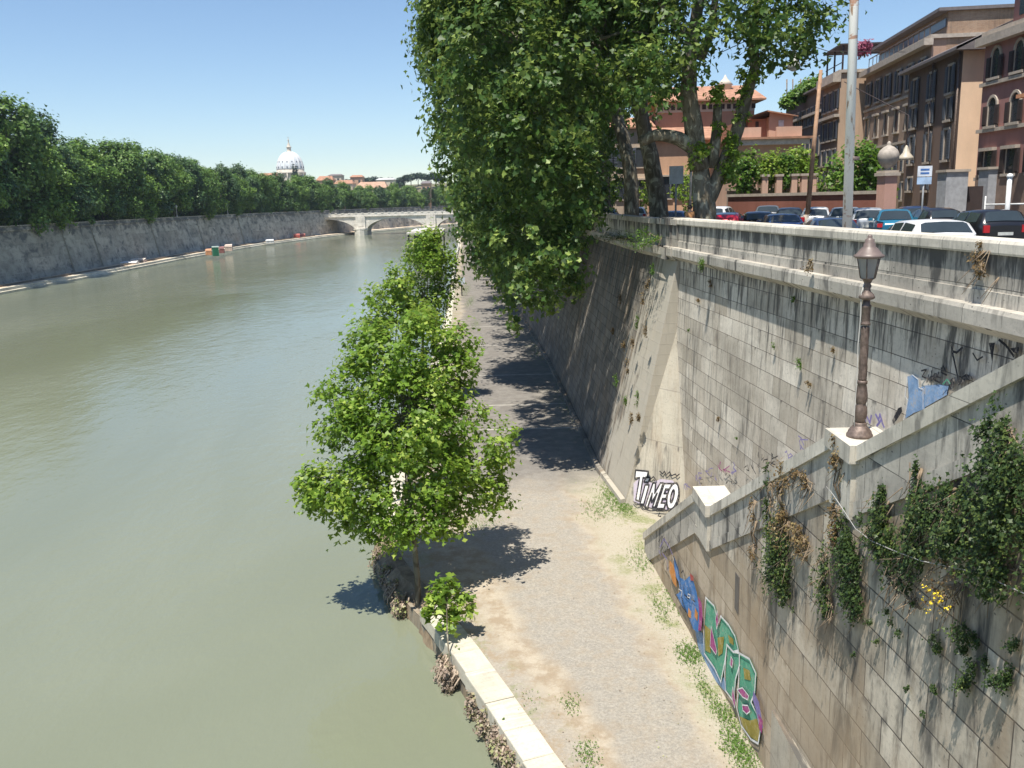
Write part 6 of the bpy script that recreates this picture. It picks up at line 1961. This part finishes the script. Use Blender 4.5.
def make_car(label, cat, loc, rz, paintm, Lh=4.0, Wd=1.72, Hh=1.46, style='hatch', group='cars parked along the street'):
    """x forward; built as lofted stations; glass, lamps, wheels and bumpers are parts"""
    root = empty('parked_car', loc, rz, label, cat, group)
    hw = Wd / 2
    L2 = Lh / 2
    zb = .28; zw = .92
    if style == 'saloon':
        st = [(-L2, .62, .60, .80), (-L2 + .12, .52, .94, .94), (-L2 + .75, .80, .98, .98), (-L2 + 1.35, .90, .97, Hh - .05), (-.1, .92, .96, Hh), (.55, .92, .95, Hh - .06), (1.25, .90, .93, .98), (L2 - .25, .82, .78, .80), (L2, .62, .62, .66)]
    elif style == 'suv':
        st = [(-L2, .70, .70, .95), (-L2 + .08, .85, 1.05, 1.08), (-L2 + .42, .93, 1.06, Hh - .04), (-.6, .94, 1.04, Hh), (.35, .94, 1.02, Hh - .05), (1.0, .93, 1.0, 1.06), (L2 - .2, .86, .90, .93), (L2, .68, .70, .74)]
    else:
        st = [(-L2, .66, .62, .86), (-L2 + .07, .82, .96, 1.0), (-L2 + .40, .90, .97, Hh - .10), (-.75, .93, .95, Hh), (.10, .93, .93, Hh - .02), (.55, .93, .92, Hh - .15), (1.15, .90, .90, .95), (L2 - .22, .82, .76, .78), (L2, .62, .58, .62)]
    # columns: each station ring: bottom, sill, belt, roof edge, roof centre
    b = MB()
    rings = []
    for (x, wf, zbelt, ztop) in st:
        w = hw * min(1, wf + .06)
        green = max(0.0, ztop - zbelt)
        wt = w * (1 - .30 * min(1, green / .5))
        zs = zb if abs(x) < L2 - .15 else zb + .08
        rings.append([(x, -w * .92, zs), (x, -w, zs + .22), (x, -w, zbelt - .12), (x, -w * .97, zbelt), (x, -wt, ztop - .05 if green > .1 else zbelt + .002), (x, -wt * .82, ztop), (x, 0, ztop + .02),
                      (x, wt * .82, ztop), (x, wt, ztop - .05 if green > .1 else zbelt + .002), (x, w * .97, zbelt), (x, w, zbelt - .12), (x, w, zs + .22), (x, w * .92, zs)])
    n = len(rings[0])
    base = 0
    for r in rings: b.v += r
    for i in range(len(rings) - 1):
        for k in range(n):
            k2 = (k + 1) % n
            b.f.append((i * n + k, i * n + k2, (i + 1) * n + k2, (i + 1) * n + k)); b.uv.append([(0, 0)] * 4); b.mi.append(0); b.sm.append(k not in (n - 1,))
    b.f.append(tuple(range(n))); b.uv.append([(0, 0)] * n); b.mi.append(0); b.sm.append(False)
    b.f.append(tuple(range((len(rings) - 1) * n, len(rings) * n))[::-1]); b.uv.append([(0, 0)] * n); b.mi.append(0); b.sm.append(False)
    body = b.build('body', paintm, root, merge=True)
    # glass: side windows between stations with greenhouse
    gi = [i for i, s in enumerate(st) if s[3] - s[2] > .3]
    def lift(p, n_, e=.012): return tuple(Vector(p) + Vector(n_) * e)
    def inset(q, f):
        c = sum((Vector(p) for p in q), Vector()) / len(q)
        return [tuple(c + (Vector(p) - c) * f) for p in q]
    for side, (kb, kt) in ((-1, (3, 4)), (1, (9, 8))):
        b = MB()
        segs = list(zip(gi[:-1], gi[1:]))
        for (i, j) in segs:
            q = [rings[i][kb], rings[j][kb], rings[j][kt], rings[i][kt]]
            q = inset(q, .88)
            b.face([lift(p, (0, side, .25)) for p in q])
        # front quarter triangle glass
        j = gi[-1]
        if j + 1 < len(rings):
            q = inset([rings[j][kb], rings[j + 1][kb], rings[j][kt]], .78); b.face([lift(p, (0, side, .25)) for p in q])
        b.build('side_windows', M['carglass'], root)
    j = gi[-1]
    def screen(ja, jb, nrm, name):
        b = MB()
        ra, rc = rings[ja], rings[jb]
        # the pane follows the curved panel it sits in, a little smaller and 8 mm proud
        cen = sum((Vector(ra[k]) + Vector(rc[k]) for k in range(4, 9)), Vector()) / 10
        A = [cen + (Vector(ra[k]) - cen) * .88 for k in range(4, 9)]; B = [cen + (Vector(rc[k]) - cen) * .88 for k in range(4, 9)]
        up = Vector(nrm) * .035
        for k in range(4): b.face([A[k] + up, A[k + 1] + up, B[k + 1] + up, B[k] + up])
        b.build(name, M['carglass'], root)
    screen(j, j + 1, (.5, 0, .8), 'windscreen')
    j = gi[0]
    screen(j, j - 1, (-.8, 0, .5), 'rear_window')
    for s in (-1, 1):
        b = MB(); b.box(-L2 - .02, -L2 + .12, min(s * hw * .62, s * hw * .86), max(s * hw * .62, s * hw * .86), .72, .98 if style != 'saloon' else .88); b.build('tail_lamp', M['taillight'], root)
        b = MB(); b.box(L2 - .20, L2 + .015, min(s * hw * .48, s * hw * .76), max(s * hw * .48, s * hw * .76), .56, .70); b.build('headlamp', M['headlamp'], root)
        b = MB(); b.box(.62, .78, min(s * (hw - .02), s * (hw + .16)), max(s * (hw - .02), s * (hw + .16)), .93, 1.06); b.build('mirror', paintm, root)
    b = MB(); b.box(-L2 - .05, -L2 + .15, -hw * .82, hw * .82, .30, .50); b.build('rear_bumper', M['plastic'], root)
    b = MB(); b.box(-L2 - .028, -L2 - .01, -.26, .26, .62, .73); b.build('number_plate', M['plate'], root)
    b = MB(); b.box(L2 - .1, L2 + .03, -hw * .78, hw * .78, .28, .44); b.build('front_bumper', M['plastic'], root)
    for x in (-L2 + .72, L2 - .78):
        for s in (-1, 1):
            wl = empty('wheel', (0, 0, 0)); wl.parent = root; KIDS.setdefault(root.name, []).append(wl)
            b = MB()
            y0, y1 = s * (hw - .18), s * (hw + .015)
            R_ = .31
            ring0 = []
            prof = [(R_ * .6, y0), (R_ * .97, y0), (R_, y0 + (y1 - y0) * .2), (R_, y0 + (y1 - y0) * .8), (R_ * .96, y1), (R_ * .66, y1)]
            for (ra, ya), (rc, yc) in zip(prof, prof[1:]):
                for k in range(16):
                    a0, a1 = 2 * math.pi * k / 16, 2 * math.pi * (k + 1) / 16
                    b.face([(x + ra * math.cos(a0), ya, .31 + ra * math.sin(a0)), (x + ra * math.cos(a1), ya, .31 + ra * math.sin(a1)), (x + rc * math.cos(a1), yc, .31 + rc * math.sin(a1)), (x + rc * math.cos(a0), yc, .31 + rc * math.sin(a0))])
            b.build('tyre', M['tyre'], wl)
            b = MB()
            yy = y1 - s * .03
            for k in range(7):
                a0 = 2 * math.pi * k / 7; dlt = .26
                b.face([(x, yy, .31), (x + R_ * .66 * math.cos(a0 - dlt), yy + s * .02, .31 + R_ * .66 * math.sin(a0 - dlt)), (x + R_ * .66 * math.cos(a0 + dlt), yy + s * .02, .31 + R_ * .66 * math.sin(a0 + dlt))])
            b.face([(x + R_ * .67 * math.cos(2 * math.pi * k / 14), yy - s * .03, .31 + R_ * .67 * math.sin(2 * math.pi * k / 14)) for k in range(14)])
            b.build('rim', M['rim'], wl)
    return root


PC = {k: paint(k, c) for k, c in dict(white=(.72, .72, .71), silver=(.38, .40, .42), black=(.015, .015, .018), navy=(.02, .035, .085), teal=(.02, .16, .26), red=(.62, .01, .035), grey=(.12, .13, .14), blue=(.03, .07, .2)).items()}
up_ = math.pi / 2
cars = [  # label, px, roof py, depth, heading offset, colour, style
    ('white estate car parked closest behind the parapet, roof and rear window showing', 948, 26.0, .12, 'white', 'suv', 1.42),
    ('black hatchback with bright red tail lamp at the right edge', 1004, 33, .10, 'black', 'suv', 1.5),
    ('black saloon with red tail lamps behind the white estate car', 948, 41, .10, 'black', 'hatch', 1.45),
    ('teal blue saloon with sunlit boot', 909, 40, .35, 'teal', 'saloon', 1.45),
    ('silver hatchback with white sunlit tailgate left of the teal car', 880, 43, .32, 'silver', 'hatch', 1.5),
    ('silver grey car half hidden by the white pole', 857, 45, .35, 'silver', 'suv', 1.52),
    ('small white hatchback between the two poles', 826, 50, .35, 'white', 'hatch', 1.48),
    ('low dark blue car just behind the parapet by the white pole', 846, 33, .15, 'navy', 'saloon', 1.34),
    ('black hatchback with rear lamp by the brown pole base', 798, 52, .3, 'black', 'hatch', 1.46),
    ('dark blue saloon just behind the parapet before the black hatchback', 792, 41, .15, 'blue', 'saloon', 1.36),
    ('small black car right of the red car', 766, 46, .2, 'black', 'hatch', 1.4),
    ('bright red car beside the thick plane trunk', 736, 47, .4, 'red', 'hatch', 1.36),
    ('white car behind the red one', 727, 58, .5, 'white', 'hatch', 1.55),
    ('dark grey car behind the small black one', 775, 60, .3, 'grey', 'suv', 1.5),
    ('navy hatchback behind the teal car', 925, 47, .2, 'navy', 'hatch', 1.45),
    ('blue car glimpsed left of the standing person', 680, 52, .3, 'blue', 'hatch', 1.45),
    ('dark blue car glimpsed between the plane trunks', 610, 66, .2, 'navy', 'saloon', 1.45),
    ('pale blue car farther behind the plane trunks', 640, 72, .2, 'silver', 'hatch', 1.5)]
for (lab, px, Y, hd, c_, st_, hh_) in cars:
    x_ = at(px, 205, y=Y).x
    make_car(lab, 'car', (x_, Y + 1.5, 12.5), up_ - hd + .35 * 0, PC[c_], 4.3 if st_ != 'hatch' else 3.9, 1.76, hh_, st_)

# ================================================================== PEOPLE


def skin_chain(name, verts, edges, radii, mat, parent, sub=2, root=0):
    me = bpy.data.meshes.new(name)
    me.from_pydata(verts, edges, [])
    me.materials.append(mat)
    o = link(name, me, parent)
    md = o.modifiers.new('skin', 'SKIN'); md.use_smooth_shade = True
    for i, r in enumerate(radii):
        me.skin_vertices[0].data[i].radius = (r, r) if not hasattr(r, '__len__') else r
        me.skin_vertices[0].data[i].use_root = (i == root)
    s_ = o.modifiers.new('sub', 'SUBSURF'); s_.levels = sub; s_.render_levels = sub
    return o


SK = plain('skin', (.42, .25, .17), .6, .08)
HAIR = plain('dark hair', (.03, .02, .015), .7)


def person(label, loc, rz, pose, shirtc, trousc, skirtc=None):
    root = empty('person', loc, rz, label, 'person')
    if pose == 'stand':
        J = dict(pel=(0, 0, .95), sp=(0, .01, 1.15), ch=(0, 0, 1.35), nk=(0, 0, 1.49), hd=(0, .02, 1.60), ht=(0, .02, 1.70), shl=(-.17, 0, 1.42), shr=(.17, 0, 1.42), ell=(-.24, .0, 1.14), elr=(.25, .02, 1.14), wrl=(-.14, .2, 1.08), wrr=(.15, .2, 1.08),
                 hil=(-.09, 0, .90), hir=(.09, 0, .90), knl=(-.10, .02, .5), knr=(.11, .0, .5), anl=(-.10, -.02, .09), anr=(.12, -.02, .09), tol=(-.11, .14, .03), tor=(.14, .14, .03))
    else:
        J = dict(pel=(0, 0, .16), sp=(0, .04, .36), ch=(0, .12, .56), nk=(0, .17, .69), hd=(0, .22, .78), ht=(0, .24, .88), shl=(-.17, .12, .62), shr=(.17, .12, .62), ell=(-.25, .28, .42), elr=(.25, .28, .42), wrl=(-.1, .45, .42), wrr=(.1, .45, .42),
                 hil=(-.1, .02, .14), hir=(.1, .02, .14), knl=(-.16, .42, .42), knr=(.16, .42, .42), anl=(-.12, .55, .08), anr=(.12, .55, .08), tol=(-.13, .7, .03), tor=(.13, .7, .03))
    names = list(J); idx = {k: i for i, k in enumerate(names)}
    E_d = [('pel', 'sp'), ('sp', 'ch'), ('ch', 'nk'), ('nk', 'hd'), ('hd', 'ht'), ('ch', 'shl'), ('ch', 'shr'), ('shl', 'ell'), ('shr', 'elr'), ('ell', 'wrl'), ('elr', 'wrr'), ('pel', 'hil'), ('pel', 'hir'), ('hil', 'knl'), ('hir', 'knr'), ('knl', 'anl'), ('knr', 'anr'), ('anl', 'tol'), ('anr', 'tor')]
    rad = dict(pel=(.15, .11), sp=(.13, .10), ch=(.15, .11), nk=.05, hd=.095, ht=.07, shl=.06, shr=.06, ell=.042, elr=.042, wrl=.03, wrr=.03, hil=.09, hir=.09, knl=.06, knr=.06, anl=.04, anr=.04, tol=.03, tor=.03)
    skin_chain('body', [J[k] for k in names], [(idx[a], idx[c]) for a, c in E_d], [rad[k] for k in names], SK, root)
    # shirt
    nm = ['pel', 'sp', 'ch', 'shl', 'shr', 'ell', 'elr']; ix = {k: i for i, k in enumerate(nm)}
    mid = lambda a, c, t=.5: tuple(Vector(J[a]).lerp(Vector(J[c]), t))
    V_ = [J['pel'], J['sp'], J['ch'], J['shl'], J['shr'], mid('shl', 'ell', .6), mid('shr', 'elr', .6)]
    skin_chain('shirt', V_, [(0, 1), (1, 2), (2, 3), (2, 4), (3, 5), (4, 6)], [(.165, .125), (.145, .115), (.165, .125), .075, .075, .06, .06], plain('shirt', shirtc, .85), root)
    V_ = [J['pel'], J['hil'], J['hir'], J['knl'], J['knr'], mid('knl', 'anl', .85), mid('knr', 'anr', .85)]
    skin_chain('trousers', V_, [(0, 1), (0, 2), (1, 3), (2, 4), (3, 5), (4, 6)], [(.165, .13), .105, .105, .075, .075, .06, .06], plain('trousers', trousc, .85), root)
    h = Vector(J['hd'])
    b = MB(); b.lathe(tuple(h + Vector((0, -.015, 0))), [(.085, -.02), (.112, .03), (.115, .08), (.09, .13), (.045, .155), (.01, .16)], 14); b.build('hair', HAIR, root)
    b = MB()
    for s in (-1, 1): b.lathe((h.x + s * .035, h.y + .10, h.z + .0), [(.004, -.01), (.013, 0), (.004, .01)], 8)
    b.build('eyes', HAIR, root)
    b = MB(); b.lathe((h.x, h.y + .105, h.z - .03), [(.006, -.02), (.018, -.012), (.008, .03)], 8); b.build('nose', SK, root)
    return root


p = at(690, 206, y=41.5)
pr = person('person in orange top standing behind the parapet corner by the plane trunk', (p.x, 41.5, 12.62), .4, 'stand', (.62, .30, .12), (.05, .06, .09))
p = at(458, 331, z=QZ)
person('person in dark clothes sitting on the quay edge of the path', (p.x + .2, p.y, QZ + .02), 2.6, 'sit', (.06, .025, .02), (.03, .02, .025))

# ================================================================== AIR
b = MB(); b.box(-2600, 2600, -60, 2400, -1.5, 150)
hz = bpy.data.materials.new('haze'); hz.use_nodes = True; hz.node_tree.nodes.clear()
o_ = hz.node_tree.nodes.new('ShaderNodeOutputMaterial'); v_ = hz.node_tree.nodes.new('ShaderNodeVolumePrincipled')
v_.inputs['Color'].default_value = (.72, .85, 1, 1); v_.inputs['Density'].default_value = 0.0001; v_.inputs['Anisotropy'].default_value = .2
hz.node_tree.links.new(v_.outputs[0], o_.inputs['Volume'])
hm = b.build('haze', hz)
tag(hm, 'thin pale blue summer haze over the river and far bank', 'haze', None, 'stuff')

# ================================================================== LIGHT
SUN_EL, SUN_A = R(69.5), R(-31)     # behind the camera, a little to the left
sd = Vector((math.sin(SUN_A) * math.cos(SUN_EL), -math.cos(SUN_A) * math.cos(SUN_EL), math.sin(SUN_EL)))
ld = bpy.data.lights.new('sun', 'SUN'); ld.energy = 5.0; ld.angle = R(0.53); ld.color = (1.0, 0.945, 0.85)
lo = bpy.data.objects.new('sun', ld); col.objects.link(lo)
lo.rotation_euler = (-sd).to_track_quat('-Z', 'Y').to_euler()
w = bpy.data.worlds.new('World'); scene.world = w; w.use_nodes = True
nt = w.node_tree
bg = nt.nodes['Background']
sky = nt.nodes.new('ShaderNodeTexSky'); sky.sky_type = 'NISHITA'; sky.sun_disc = False
sky.sun_elevation = SUN_EL
sky.sun_rotation = math.atan2(sd.x, sd.y)
sky.air_density = 1.0; sky.dust_density = 0.0; sky.ozone_density = 4.4; sky.altitude = 50
nt.links.new(sky.outputs[0], bg.inputs[0])
bg.inputs[1].default_value = 0.096
scene.view_settings.view_transform = 'Standard'
scene.view_settings.look = 'None'
scene.view_settings.gamma = 1
scene.view_settings.use_curve_mapping = False
scene.view_settings.exposure = 0.6
scene.render.resolution_x, scene.render.resolution_y = 1024, 768
scene.cycles.use_denoising = True
scene.cycles.max_bounces = 6
scene.cycles.transparent_max_bounces = 8
scene.cycles.caustics_reflective = False
scene.cycles.caustics_refractive = False
